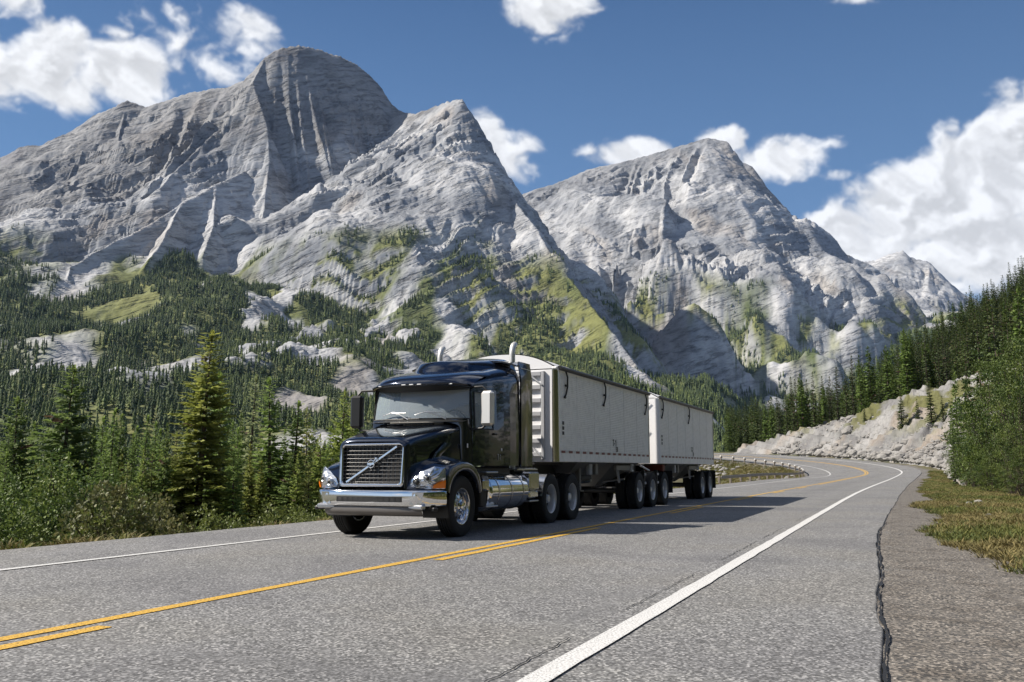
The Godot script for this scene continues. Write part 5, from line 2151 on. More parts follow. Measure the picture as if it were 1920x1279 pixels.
	b.box_at(Transform3D(Basis(Vector3.BACK, 0.75), c + Vector3(0.075, 0.07, 0)), Vector3(0.07, 0.016, 0.014), 0.003)
	b.box_at(Transform3D(Basis(), c + Vector3(0.094, 0.097, 0)), Vector3(0.045, 0.012, 0.014), 0.003)
	b.box_at(Transform3D(Basis(), c + Vector3(0.11, 0.08, 0)), Vector3(0.012, 0.045, 0.014), 0.003)
	b.box(c + Vector3(0, 0, 0.004), Vector3(0.13, 0.028, 0.014), 0.003)
	part("emblem", b.mesh(), M.chrome, grille)
	# --- bumper: a chrome band swept round the nose
	var path := [[-0.70, -1.215], [-0.80, -1.2], [-0.92, -1.13], [-1.03, -1.0], [-1.09, -0.84], [-1.125, -0.55], [-1.14, -0.2], [-1.14, 0.2], [-1.125, 0.55], [-1.09, 0.84], [-1.03, 1.0], [-0.92, 1.13], [-0.80, 1.2], [-0.70, 1.215]]
	b = MB.new()
	var profile := [[0.10, 0.802], [0.04, 0.802], [0.014, 0.795], [0.004, 0.775], [0.0, 0.74], [0.0, 0.66], [0.004, 0.60], [0.012, 0.56], [0.03, 0.542], [0.1, 0.54]]
	rows = []
	for p in profile:
		var row := []
		for q in path:
			var inn := Vector2(0.2, -q[1] * 0.35).normalized()
			row.append(T(q[0] + p[0] * absf(inn.x), q[1] + p[0] * inn.y, p[1]))
		rows.append(row)
	b.sheet(rows)
	var bumper := part("bumper", b.mesh(), M.chrome, o)
	b = MB.new()
	for k in 12:
		var v := -0.56 + 1.12 * k / 11.0
		b.box(T(-1.142 + 0.05 * v * v, v, 0.655), Vector3(0.104, 0.085, 0.03), 0.0)
	part("air_opening", b.mesh(), M.decal_black, bumper)
	for k in 3:
		b = MB.new()
		var line := []
		for i in 9:
			var v := -0.6 + 1.2 * i / 8.0
			line.append(T(-1.156 + 0.05 * v * v, v, 0.635 + 0.02 * k))
		b.tube(line, 0.003, 4)
		part("slat", b.mesh(), M.black_plastic, bumper)
	for sg in [-1.0, 1.0]:
		# fog light recess at the corner
		b = MB.new()
		b.sheet([[T(-1.102, sg * 0.80, 0.77), T(-1.055, sg * 0.98, 0.77)], [T(-1.094, sg * 0.785, 0.66), T(-1.048, sg * 0.955, 0.66)], [T(-1.105, sg * 0.75, 0.575), T(-1.06, sg * 0.93, 0.575)]])
		var fog := part("fog_lamp", b.mesh(), M.lamp_silver, bumper)
		b = MB.new()
		b.box_at(Transform3D(Basis(Vector3.UP, sg * -0.28), T(-1.05, sg * 0.86, 0.535)), Vector3(0.32, 0.075, 0.1), 0.02)
		part("corner_step", b.mesh(), M.brushed, bumper)
		b = MB.new()
		b.box_at(Transform3D(Basis(Vector3.UP, sg * -0.75), T(-0.88, sg * 1.06, 0.5)), Vector3(0.26, 0.07, 0.1), 0.02)
		part("corner_trim", b.mesh(), M.black_plastic, bumper)
	b = MB.new()
	rows = []
	for p in [[0.03, 0.535], [0.015, 0.47], [0.03, 0.42], [0.08, 0.385], [0.2, 0.375]]:
		var row := []
		for q in path.slice(3, 11):
			row.append(T(q[0] + p[0] * 1.4, q[1] * 0.93, p[1]))
		rows.append(row)
	b.sheet(rows)
	part("valance", b.mesh(), M.valance, bumper)
	# --- fenders and headlights
	for sg in [-1.0, 1.0]:
		b = MB.new()
		rows = []
		var top := [[-0.735, 0.80], [-0.725, 0.92], [-0.70, 1.04], [-0.63, 1.14], [-0.5, 1.20], [-0.33, 1.235], [-0.12, 1.255], [0.1, 1.25], [0.3, 1.215], [0.46, 1.14], [0.57, 1.03], [0.635, 0.9], [0.665, 0.76]]
		for i in top.size():
			var u: float = top[i][0]
			var y: float = top[i][1]
			var a := atan2(y - 0.516, u)
			var ou := 0.585 * cos(a)
			var oy := maxf(0.516 + 0.585 * sin(a), 0.70 if i < 2 or i > 10 else 0.0)
			var fw := 1.0 - smoothstep(0.0, 4.5, float(i))
			var fore := 0.30 * fw
			var up := 0.06 + 0.05 * smoothstep(2.0, 6.0, float(i)) * (1.0 - smoothstep(8.0, 12.0, float(i)))
			if i < 3:
				up = 0.0
			rows.append([T(ou, sg * 1.05, oy), T(ou, sg * 1.185, oy), T(lerpf(ou, u, 0.3), sg * 1.215, lerpf(oy, y, 0.3)), T(lerpf(ou, u, 0.85), sg * 1.21, lerpf(oy, y, 0.85)), T(u - 0.005, sg * 1.19, y + 0.006), T(u - fore * 0.2, sg * 1.12, y + up * 0.3), T(u - fore * 0.55, sg * 0.98, y + up * 0.6), T(u - fore * 0.85, sg * 0.8, y + up), T(u - fore, sg * 0.655, y + up + 0.02)])
		b.sheet(rows)
		part("fender", b.mesh(), black, o)
		# inner arch
		b = MB.new()
		rows = []
		for k in 15:
			var a := -0.3 + (PI + 0.6) * k / 14.0
			rows.append([T(0.585 * cos(a), sg * 1.18, 0.516 + 0.585 * sin(a)), T(0.585 * cos(a), sg * 0.7, 0.516 + 0.585 * sin(a))])
		b.sheet(rows)
		part("wheel_arch", b.mesh(), M.black_plastic, o)
		# headlight: outline from the bumper up over the fender's front
		var outline := [[-1.015, 0.668, 0.825], [-1.005, 0.74, 0.985], [-0.955, 0.90, 1.105], [-0.86, 1.07, 1.185], [-0.72, 1.195, 1.165], [-0.735, 1.212, 1.0], [-0.75, 1.212, 0.825], [-0.92, 1.05, 0.822]]
		var centre := Vector3(0.98 * sg, 0.985, 0.955)
		# a reflector of many facets behind a clear cover
		b = MB.new()
		rows = []
		var cover := []
		var fr := RandomNumberGenerator.new()
		fr.seed = 9
		for f in [1.0, 0.86, 0.68, 0.5, 0.3, 0.02]:
			var row := []
			var crow := []
			for i in outline.size() * 3:
				var p0: Array = outline[i / 3]
				var p1: Array = outline[(i / 3 + 1) % outline.size()]
				var e := T(p0[0], sg * p0[1], p0[2]).lerp(T(p1[0], sg * p1[1], p1[2]), (i % 3) / 3.0)
				var out := Vector3(sg * 0.3, 0.0, 0.6).normalized()
				row.append(centre.lerp(e, f) + out * (0.05 * (1.0 - f * f) - 0.022 + (fr.randf_range(-0.007, 0.007) if f < 0.99 else 0.0)))
				crow.append(centre.lerp(e, f) + out * (0.055 * (1.0 - f * f) - 0.004))
			rows.append(row)
			cover.append(crow)
		for k in rows.size() - 1:
			var m: int = rows[0].size()
			for i in m:
				b.tri(rows[k][i], rows[k][(i + 1) % m], rows[k + 1][(i + 1) % m])
				b.tri(rows[k][i], rows[k + 1][(i + 1) % m], rows[k + 1][i])
		var lamp := part("headlight", b.mesh(), M.lamp_silver, o)
		b = MB.new()
		b.sheet(cover, true)
		part("clear_cover", b.mesh(), M.lens, lamp)
		for q in [[-0.985, 0.83, 0.93, 0.07], [-0.93, 0.99, 0.99, 0.062]]:
			b = MB.new()
			var t := Transform3D(Basis(Vector3.UP, -PI / 2.0 + sg * 0.5), T(q[0] - 0.02, sg * q[1], q[2]))
			b.lathe([[q[3], 0.02], [q[3] * 0.96, 0.03], [q[3] * 0.7, 0.005], [0.012, -0.03], [0.0, -0.03]], 20, false, t)
			part("lamp_bowl", b.mesh(), M.chrome, lamp)
			b = MB.new()
			b.lathe([[q[3] * 0.62, 0.034], [q[3] * 0.4, 0.05], [0.0, 0.056]], 16, false, t)
			part("projector_lens", b.mesh(), M.black_plastic, lamp)
		b = MB.new()
		b.sheet([[T(-0.925, sg * 1.075, 0.835), T(-0.85, sg * 1.16, 0.835), T(-0.765, sg * 1.222, 0.835)], [T(-0.93, sg * 1.09, 0.88), T(-0.85, sg * 1.175, 0.9), T(-0.765, sg * 1.228, 0.91)], [T(-0.88, sg * 1.135, 0.92), T(-0.82, sg * 1.195, 0.945), T(-0.76, sg * 1.224, 0.965)]])
		part("turn_signal", b.mesh(), M.amber, lamp)

func circleish(b: MB, c: Vector3, r: float, w: float) -> void:
	var pts := []
	for k in 21:
		var a := TAU * k / 20.0
		pts.append(c + Vector3(cos(a) * r, sin(a) * r, 0))
	b.tube(pts, w, 6, false)

func build_tractor_side(o: Node3D) -> void:
	for sg in [-1.0, 1.0]:
		# fuel tank with straps
		var b := MB.new()
		var t := Transform3D(Basis(Vector3.UP, PI / 2.0), T(1.98, sg * 0.865, 0.715))
		b.lathe([[0.0, -0.93], [0.2, -0.925], [0.3, -0.91], [0.335, -0.88], [0.345, -0.85], [0.345, 0.85], [0.335, 0.88], [0.3, 0.91], [0.2, 0.925], [0.0, 0.93]], 48, false, t)
		var tank := part("fuel_tank", b.mesh(), M.chrome, o)
		for x in [-0.62, -0.05, 0.55]:
			b = MB.new()
			var t2 := Transform3D(Basis(Vector3.UP, PI / 2.0), T(1.98 - x, sg * 0.865, 0.715))
			b.lathe([[0.346, -0.028], [0.353, -0.026], [0.353, 0.026], [0.346, 0.028]], 48, true, t2)
			part("strap", b.mesh(), M.polished, tank)
			b = MB.new()
			b.lathe([[0.346, -0.04], [0.349, -0.039], [0.349, 0.039], [0.346, 0.04]], 48, true, t2)
			part("strap_pad", b.mesh(), M.black_plastic, tank)
		b = MB.new()
		b.lathe([[0.06, 0.0], [0.06, 0.04], [0.0, 0.045]], 16, true, Transform3D(Basis(Vector3.BACK, PI / 2.0), T(1.5, sg * 0.86, 1.05)))
		part("filler_cap", b.mesh(), M.polished, tank)
		# step and battery box behind the front wheel
		solid("battery_box", o, M.polished, T(0.90, sg * 0.98, 0.86), Vector3(0.42, 0.2, 0.24), 0.03)
		solid("battery_box_lower", o, M.chassis, T(0.90, sg * 0.93, 0.62), Vector3(0.4, 0.3, 0.26), 0.02)
		solid("step", o, M.brushed, T(1.13, sg * 1.1, 0.47), Vector3(0.2, 0.03, 0.5), 0.01)
		solid("step", o, M.brushed, T(1.13, sg * 1.08, 1.08), Vector3(0.24, 0.03, 0.5), 0.01)
		# cab floor skirt and the dark gear beneath it
		solid("cab_mount", o, M.chassis, T(1.6, sg * 0.6, 1.1), Vector3(0.8, 0.16, 1.6), 0.03)
		# tool box and quarter fender before the drive wheels
		b = MB.new()
		b.box(T(3.2, sg * 0.98, 0.9), Vector3(0.44, 0.36, 0.5), 0.03)
		b.box(T(3.2, sg * 0.98, 0.63), Vector3(0.4, 0.15, 0.46), 0.03)
		part("tool_box", b.mesh(), M.polished, o)
		solid("step", o, M.brushed, T(3.18, sg * 1.08, 0.5), Vector3(0.22, 0.03, 0.5), 0.008)
		b = MB.new()
		var rows := []
		for k in 7:
			var a := PI - 0.12 - 1.25 * k / 6.0 * 0.72
			rows.append([T(4.13 + 0.6 * cos(a) * 1.0, sg * 1.22, 0.516 + 0.6 * sin(a)), T(4.13 + 0.6 * cos(a), sg * 0.62, 0.516 + 0.6 * sin(a))])
		shell(b, rows, 0.012)
		part("quarter_fender", b.mesh(), M.polished, o)
		# exhaust stack behind the sleeper
		var v := 0.735 if sg > 0 else -0.95
		pipe("exhaust_stack", o, M.mirror_shell, [T(3.11, v, 1.1), T(3.11, v, 2.0), T(3.11, v, 3.0), T(3.11, v, 3.48), T(3.115, v, 3.56), T(3.135, v, 3.63), T(3.18, v, 3.69), T(3.25, v, 3.72)], 0.062, 16)
		pipe("exhaust_pipe", o, M.chassis, [T(1.6, v * 0.5, 0.8), T(2.9, v * 0.7, 0.85), T(3.11, v, 1.12)], 0.07, 10)
	# deck behind the sleeper, with its bright edge
	var deck := solid("deck_plate", o, M.brushed, T(3.3, 0.0, 1.125), Vector3(2.0, 0.02, 1.1), 0.0)
	for k in 7:
		solid("deck_cleat", deck, M.polished, T(2.86 + 0.15 * k, 0.97, 1.145), Vector3(0.06, 0.02, 0.07), 0.005)
	# air and electric lines to the trailer
	for k in 3:
		pipe("air_line", o, [M.decal_black, M.red_primer, M.decal_black][k], [T(2.5, -0.1 + 0.12 * k, 2.2), T(3.0, -0.1 + 0.14 * k, 1.6), T(3.5, 0.0 + 0.1 * k, 1.5), T(4.18, 0.05 + 0.12 * k, 2.2)], 0.018, 6)
	pipe("hand_rail", o, M.black_plastic, [T(2.98, 1.14, 2.1), T(3.09, 1.16, 2.12), T(3.16, 1.12, 2.14)], 0.03, 8)
	# small marks on the door
	var disc := MB.new()
	disc.lathe([[0.028, 0.0], [0.028, 0.004], [0.0, 0.005]], 16, true, Transform3D(Basis(), cab_side(1.66, 1.50, 1.0, 0.002)))
	part("door_mark", disc.mesh(), M.decal_white, o)
	lettering(o, "T 8", cab_side(1.58, 1.36, 1.0, 0.004), PI / 2.0, 0.11, M.decal_grey, "door_number")

func lettering(o: Node, words: String, p: Vector3, turn: float, size: float, m: Material, called: String) -> void:
	var t := TextMesh.new()
	var f := SystemFont.new()
	f.font_names = PackedStringArray(["Droid Sans"])
	f.font_weight = 700
	t.font = f
	t.text = words
	t.font_size = 64
	t.pixel_size = size / 46.0
	t.depth = 0.002
	var i := part(called, t, m, o, p)
	i.rotation.y = turn

func build_rig() -> void:
	rig_materials()
	mat("mirror_shell", lin(0.75, 0.73, 0.68), 0.4, 0.6)
	mat("hopper", lin(0.19, 0.185, 0.175), 0.5, 0.3)
	mat("tinted_stainless", lin(0.62, 0.6, 0.53), 0.22, 1.0)  # stainless steel, with the golden reflection put into its tint
	mat("valance", lin(0.16, 0.145, 0.13), 0.4, 0.5)
	make_wheel_meshes()
	build_tractor()
	build_trailer("grain_trailer", "front white ribbed grain trailer coupled right behind the black cab", 4.29, 11.95, [11.22, 12.72, 14.22], true)
	build_trailer("grain_trailer", "rear white ribbed grain trailer, last of the rig", 13.23, 21.91, [20.16, 21.62], false)

func build_trailer(called: String, label: String, u0: float, u1: float, axles: Array, lead: bool) -> void:
	var o := base(called)
	tag(o, label, "trailer", "trailers behind the tractor")
	var bot := 1.29
	var top := 3.30
	var mid := (u0 + u1) * 0.5
	var long := u1 - u0
	# ribbed side walls
	for sg in [-1.0, 1.0]:
		var b := MB.new()
		var rows := []
		var n := 40
		for k in n:
			var y0 := bot + 0.2 + (top - bot - 0.24) * k / n
			var y1 := bot + 0.2 + (top - bot - 0.24) * (k + 1) / n
			for q in [[y0 + 0.003, 1.292], [y0 + 0.009, 1.3], [y1 - 0.009, 1.3], [y1 - 0.003, 1.292]]:
				rows.append([T(u0 + 0.05, sg * q[1], q[0]), T(mid, sg * q[1], q[0]), T(u1, sg * q[1], q[0])])
		b.strips(rows)
		var wall := part("side_wall", b.mesh(), M.trailer_white, o)
		solid("bottom_rail", o, M.trailer_white, T(mid + 0.02, sg * 1.285, bot + 0.1), Vector3(0.05, 0.2, long - 0.08), 0.008)
		solid("top_rail", o, M.trailer_white, T(mid, sg * 1.28, top - 0.02), Vector3(0.08, 0.05, long), 0.01)
		var seams := int(long / 1.22)
		for k in range(1, seams):
			solid("panel_seam", wall, M.trailer_white, T(u0 + long * k / seams, sg * 1.302, (bot + top) * 0.5 + 0.09), Vector3(0.008, top - bot - 0.26, 0.035), 0.002)
		# red and white reflective tape
		var count := int(long / 0.46)
		for k in count:
			var u := u0 + 0.3 + (long - 0.5) * k / (count - 1)
			solid("red_reflector", wall, M.tape_red, T(u, sg * 1.3125, bot + 0.215), Vector3(0.004, 0.05, 0.24), 0.0)
			if k < count - 1:
				solid("white_reflector", wall, M.tape_white, T(u + 0.23, sg * 1.3125, bot + 0.215), Vector3(0.004, 0.05, 0.18), 0.0)
		# hooks that hold the rolled tarp
		var hooks: Array = [u0 + 0.45, mid - 0.55, u1 - 0.4] if lead else [u0 + 0.35, mid - 0.15]
		for u in hooks:
			pipe("tarp_strap", o, M.black_plastic, [T(u, sg * 1.33, top - 0.02), T(u + 0.05, sg * 1.35, top - 0.15), T(u + 0.06, sg * 1.345, top - 0.36), T(u + 0.02, sg * 1.325, top - 0.52), T(u - 0.05, sg * 1.32, top - 0.6)], 0.02, 6)
			solid("strap_hook", o, M.black_plastic, T(u + 0.03, sg * 1.325, top - 0.34), Vector3(0.04, 0.05, 0.1), 0.008)
			solid("strap_hook", o, M.black_plastic, T(u - 0.04, sg * 1.32, top - 0.6), Vector3(0.03, 0.05, 0.1), 0.008)
	# stainless front corners, the nose and the rear
	for sg in [-1.0, 1.0]:
		var b := MB.new()
		var rows := []
		for y in [bot, top]:
			var row := []
			for k in 9:
				var a := PI / 2.0 * k / 8.0
				row.append(T(u0 + 0.06 - 0.12 * sin(a), sg * (1.19 + 0.115 * cos(a)), y))
			rows.append(row)
		b.sheet(rows)
		part("corner_post", b.mesh(), M.tinted_stainless if lead else M.nose_white, o)
		if lead:
			solid("corner_cap", o, M.trailer_white, T(u0 - 0.0, sg * 1.25, top + 0.01), Vector3(0.12, 0.06, 0.14), 0.02)
	var b := MB.new()
	b.quad(T(u0 - 0.055, -1.2, bot), T(u0 - 0.055, 1.2, bot), T(u0 - 0.055, 1.2, top), T(u0 - 0.055, -1.2, top))
	var arch := []
	var arch2 := []
	var n := 24
	for k in n + 1:
		var q := -1.0 + 2.0 * k / n
		var y := top + 0.35 * (1.0 - pow(absf(q), 2.4))
		arch.append(T(u0 - 0.055, q * 1.29, y))
		arch2.append(T(u0 - 0.055, q * 1.29, top - 0.02))
	b.sheet([arch, arch2])
	var nose := part("nose", b.mesh(), M.nose_white, o)
	if lead:
		for k in 7:
			solid("nose_bar", nose, M.nose_grey, T(u0 - 0.085, 0.0, bot + 0.16 + 0.29 * k), Vector3(1.9, 0.1, 0.06), 0.01)
		for v in [-0.99, 0.99]:
			solid("nose_post", nose, M.nose_grey, T(u0 - 0.085, v, (bot + top) * 0.5), Vector3(0.08, top - bot - 0.1, 0.062), 0.01)
		for s2 in [-1.0, 1.0]:
			for q in [[0.6, top - 0.05, 0.98, top - 0.36], [0.6, bot + 0.45, 0.98, bot + 0.1]]:
				pipe("nose_brace", nose, M.nose_grey, [T(u0 - 0.125, s2 * q[0], q[1]), T(u0 - 0.125, s2 * q[2], q[3])], 0.02, 6)
		# small red lettering on the front of the tarp cap, too small to read
		for k in 7:
			solid("red_letter", nose, M.lettering_red, T(u0 - 0.06, -0.42 + 0.075 * k, top + 0.20), Vector3(0.045, 0.05 if k % 2 == 0 else 0.035, 0.006), 0.0)
	else:
		pipe("cable", nose, M.nose_grey, [T(u0 - 0.09, -0.9, top - 0.1), T(u0 - 0.09, 0.5, top - 0.7), T(u0 - 0.09, 1.05, top - 0.15)], 0.014, 5)
		pipe("cable", nose, M.nose_grey, [T(u0 - 0.09, -0.6, bot + 0.7), T(u0 - 0.09, 0.4, bot + 0.3), T(u0 - 0.09, 1.0, bot + 1.0)], 0.012, 5)
	b = MB.new()
	b.quad(T(u1, -1.3, bot), T(u1, 1.3, bot), T(u1, 1.3, top), T(u1, -1.3, top))
	var ra := []
	var rb := []
	for k in n + 1:
		var q := -1.0 + 2.0 * k / n
		ra.append(T(u1, q * 1.3, top + 0.35 * (1.0 - pow(absf(q), 2.4)) * 0.8))
		rb.append(T(u1, q * 1.3, top - 0.02))
	b.sheet([ra, rb])
	part("rear_wall", b.mesh(), M.trailer_white, o)
	solid("rear_post", o, M.brushed, T(u1 + 0.02, 1.29, (bot + top) * 0.5), Vector3(0.05, top - bot, 0.05), 0.01)
	# arched tarp over bows, rolled on the driver's side
	b = MB.new()
	var rows := []
	var steps := int(long / 0.3)
	for j in steps + 1:
		var u := lerpf(u0 - 0.03, u1, float(j) / steps)
		var sag := 0.02 * sin(PI * 2.0 * j / 3.0) ** 2
		var row := []
		for k in n + 1:
			var q := -1.0 + 2.0 * k / n
			row.append(T(u, q * 1.31, top + 0.015 + (0.355 - sag) * (1.0 - pow(absf(q), 2.4)) * lerpf(1.0, 0.8, float(j) / steps)))
		rows.append(row)
	b.sheet(rows)
	part("tarp", b.mesh(), M.tarp, o)
	pipe("tarp_roll", o, M.black_plastic, [T(u0 + 0.02, 1.335, top + 0.015), T(u1, 1.335, top + 0.015)], 0.05, 10)
	pipe("tarp_rail", o, M.black_plastic, [T(u0 + 0.02, -1.335, top + 0.015), T(u1, -1.335, top + 0.015)], 0.03, 8)
	# marks
	lettering(o, "T-1" if lead else "T-2", T(mid + 0.35, 1.306, bot + 0.5), PI / 2.0, 0.17, M.decal_black, "number")
	lettering(o, "58" if lead else "59", T(mid + 0.55, 1.306, bot + 0.34), PI / 2.0, 0.13, M.decal_black, "number")
	for k in 3:
		solid("decal", o, M.decal_black, T(u0 + 0.32, 1.305, bot + 0.62 + 0.11 * k), Vector3(0.004, 0.075, 0.11), 0.0)
	# hoppers and frame below
	var hop := []
	for q in ([0.36, 0.74] if lead else [0.3, 0.66]):
		var cu := lerpf(u0, u1, q)
		b = MB.new()
		var t0 := [T(cu - 1.2, -1.2, bot), T(cu + 1.2, -1.2, bot), T(cu + 1.2, 1.2, bot), T(cu - 1.2, 1.2, bot)]
		var t1 := [T(cu - 0.3, -0.35, 0.66), T(cu + 0.3, -0.35, 0.66), T(cu + 0.3, 0.35, 0.66), T(cu - 0.3, 0.35, 0.66)]
		for k in 4:
			b.quad(t0[k], t0[(k + 1) % 4], t1[(k + 1) % 4], t1[k])
		b.poly(t1)
		part("hopper", b.mesh(), M.hopper, o)
		pipe("hopper_crank", o, M.brushed, [T(cu, 0.3, 0.75), T(cu, 1.12, 0.86)], 0.025, 8)
	for sg in [-1.0, 1.0]:
		solid("frame_rail", o, M.chassis, T((u0 + axles[-1] + 0.4) * 0.5, sg * 0.48, 1.14), Vector3(0.1, 0.22, axles[-1] + 0.4 - u0), 0.01)
		solid("landing_leg", o, M.hopper if lead else M.red_primer, T(u0 + (2.3 if lead else 1.6), sg * 0.95, 0.93), Vector3(0.12, 0.6, 0.12), 0.015)
		solid("landing_foot", o, M.hopper, T(u0 + (2.3 if lead else 1.6), sg * 0.95, 0.62), Vector3(0.2, 0.03, 0.22), 0.0)
	solid("kingpin_plate", o, M.chassis, T(u0 + 0.8, 0.0, 1.26), Vector3(1.6, 0.05, 1.7), 0.0)
	if not lead:
		solid("cross_beam", o, M.red_primer, T(u0 + 1.1, 0.0, 1.16), Vector3(2.3, 0.2, 0.3), 0.02)
	for u in [u0 + 2.7, u0 + 3.15]:
		solid("side_bracket", o, M.nose_grey if u < u0 + 3.0 else M.hopper, T(u, 1.1, 1.14), Vector3(0.1, 0.3, 0.22), 0.02)
	solid("lamp_plate", o, M.decal_white, T(axles[0] - 0.78, 1.2, 1.16), Vector3(0.05, 0.2, 0.17), 0.01)
	solid("lamp_plate_centre", o, M.decal_black, T(axles[0] - 0.78, 1.23, 1.16), Vector3(0.005, 0.12, 0.08), 0.0)
	solid("side_rail", o, M.hopper, T(axles[0] - 1.5, 1.15, 1.16), Vector3(0.08, 0.14, 1.5), 0.01)
	pipe("brace", o, M.nose_grey, [T(axles[0] - 1.9, 1.1, 1.2), T(axles[0] - 1.55, 1.05, 0.78)], 0.035, 6)
	pipe("air_tank", o, M.chassis, [T(u0 + 2.9, 0.7, 0.9), T(u0 + 3.7, 0.7, 0.9)], 0.13, 14)
	for u in axles:
		pipe("axle", o, M.chassis, [T(u, -0.95, 0.516), T(u, 0.95, 0.516)], 0.075, 10)
		for sg in [-1.0, 1.0]:
			wheel(o, "drive", u, sg, 1.075, true)
			pipe("air_spring", o, M.rubber, [T(u + 0.35, sg * 0.5, 0.55), T(u + 0.35, sg * 0.5, 1.05)], 0.13, 12)
	# mud flaps and bright fender brackets between the wheels
	for k in axles.size():
		var u: float = axles[k] + 0.75 if k < axles.size() - 1 else axles[k] + 0.66
		for sg in [-1.0, 1.0]:
			if k == axles.size() - 1:
				solid("mud_flap", o, M.rubber, T(u, sg * 1.0, 0.72), Vector3(0.58, 0.7, 0.012), 0.0)
			elif lead:
				solid("fender_bracket", o, M.nose_white, T(u, sg * 1.16, 0.97), Vector3(0.06, 0.07, 0.05), 0.01)
				solid("fender_bracket", o, M.nose_white, T(u, sg * 1.16, 0.72), Vector3(0.06, 0.07, 0.05), 0.01)
				solid("fender_panel", o, M.chassis, T(u, sg * 1.1, 0.85), Vector3(0.1, 0.5, 0.1), 0.01)
	if lead:
		# the tail of the lead trailer's frame carries the second coupling
		solid("coupling_plate", o, M.chassis, T(13.9, 0.0, 1.2), Vector3(0.95, 0.08, 1.0), 0.02)
		pipe("light_bar", o, M.nose_white, [T(12.1, 1.0, 1.22), T(12.85, 1.05, 1.08)], 0.03, 8)
# ------------------------------------------------------------------ guardrail, stones, grass
func stone_mesh(sd: int) -> ArrayMesh:
	var r := RandomNumberGenerator.new()
	r.seed = sd
	var b := MB.new()
	b.tinted = true
	var rows := []
	var cuts := []
	for k in 7:
		cuts.append([Vector3(r.randfn(), r.randfn() * 0.8, r.randfn()).normalized(), r.randf_range(0.62, 0.85)])
	for j in 8:
		var row := []
		var a := PI * j / 7.0
		for i in 10:
			var t := TAU * (i + 0.5 * (j % 2)) / 10.0
			var d := Vector3(sin(a) * cos(t), cos(a) * 0.8, sin(a) * sin(t))
			for c in cuts:
				var over: float = d.dot(c[0]) - c[1]
				if over > 0.0:
					d -= c[0] * over
			row.append(d * r.randf_range(0.96, 1.04))
		rows.append(row)
	var tone := r.randf_range(0.85, 1.15)
	for j in 7:
		for i in 10:
			b.col = Color(0.27, 0.26, 0.245) * tone * r.randf_range(0.92, 1.08)
			b.quad(rows[j][i], rows[j][(i + 1) % 10], rows[j + 1][(i + 1) % 10], rows[j + 1][i])
	return b.mesh()

func tuft_mesh(sd: int, tint: Color, tip: Color) -> ArrayMesh:
	var r := RandomNumberGenerator.new()
	r.seed = sd
	var b := MB.new()
	b.tinted = true
	for k in 22:
		var a := r.randf() * TAU
		var p := Vector3(cos(a), 0, sin(a)) * r.randf_range(0.0, 0.13)
		var lean := Vector3(cos(a), 0, sin(a)) * r.randf_range(0.03, 0.14) + Vector3(r.randf_range(-0.05, 0.05), 0, r.randf_range(-0.05, 0.05))
		var h := r.randf_range(0.05, 0.15)
		var side := Vector3(-sin(a), 0, cos(a)) * r.randf_range(0.006, 0.012)
		b.col = tint.lerp(tip, r.randf())
		b.quad(p - side, p + side, p + side * 0.7 + lean * 0.4 + Vector3.UP * h * 0.6, p - side * 0.7 + lean * 0.4 + Vector3.UP * h * 0.6)
		b.tri(p - side * 0.7 + lean * 0.4 + Vector3.UP * h * 0.6, p + side * 0.7 + lean * 0.4 + Vector3.UP * h * 0.6, p + lean + Vector3.UP * h)
	return b.mesh()

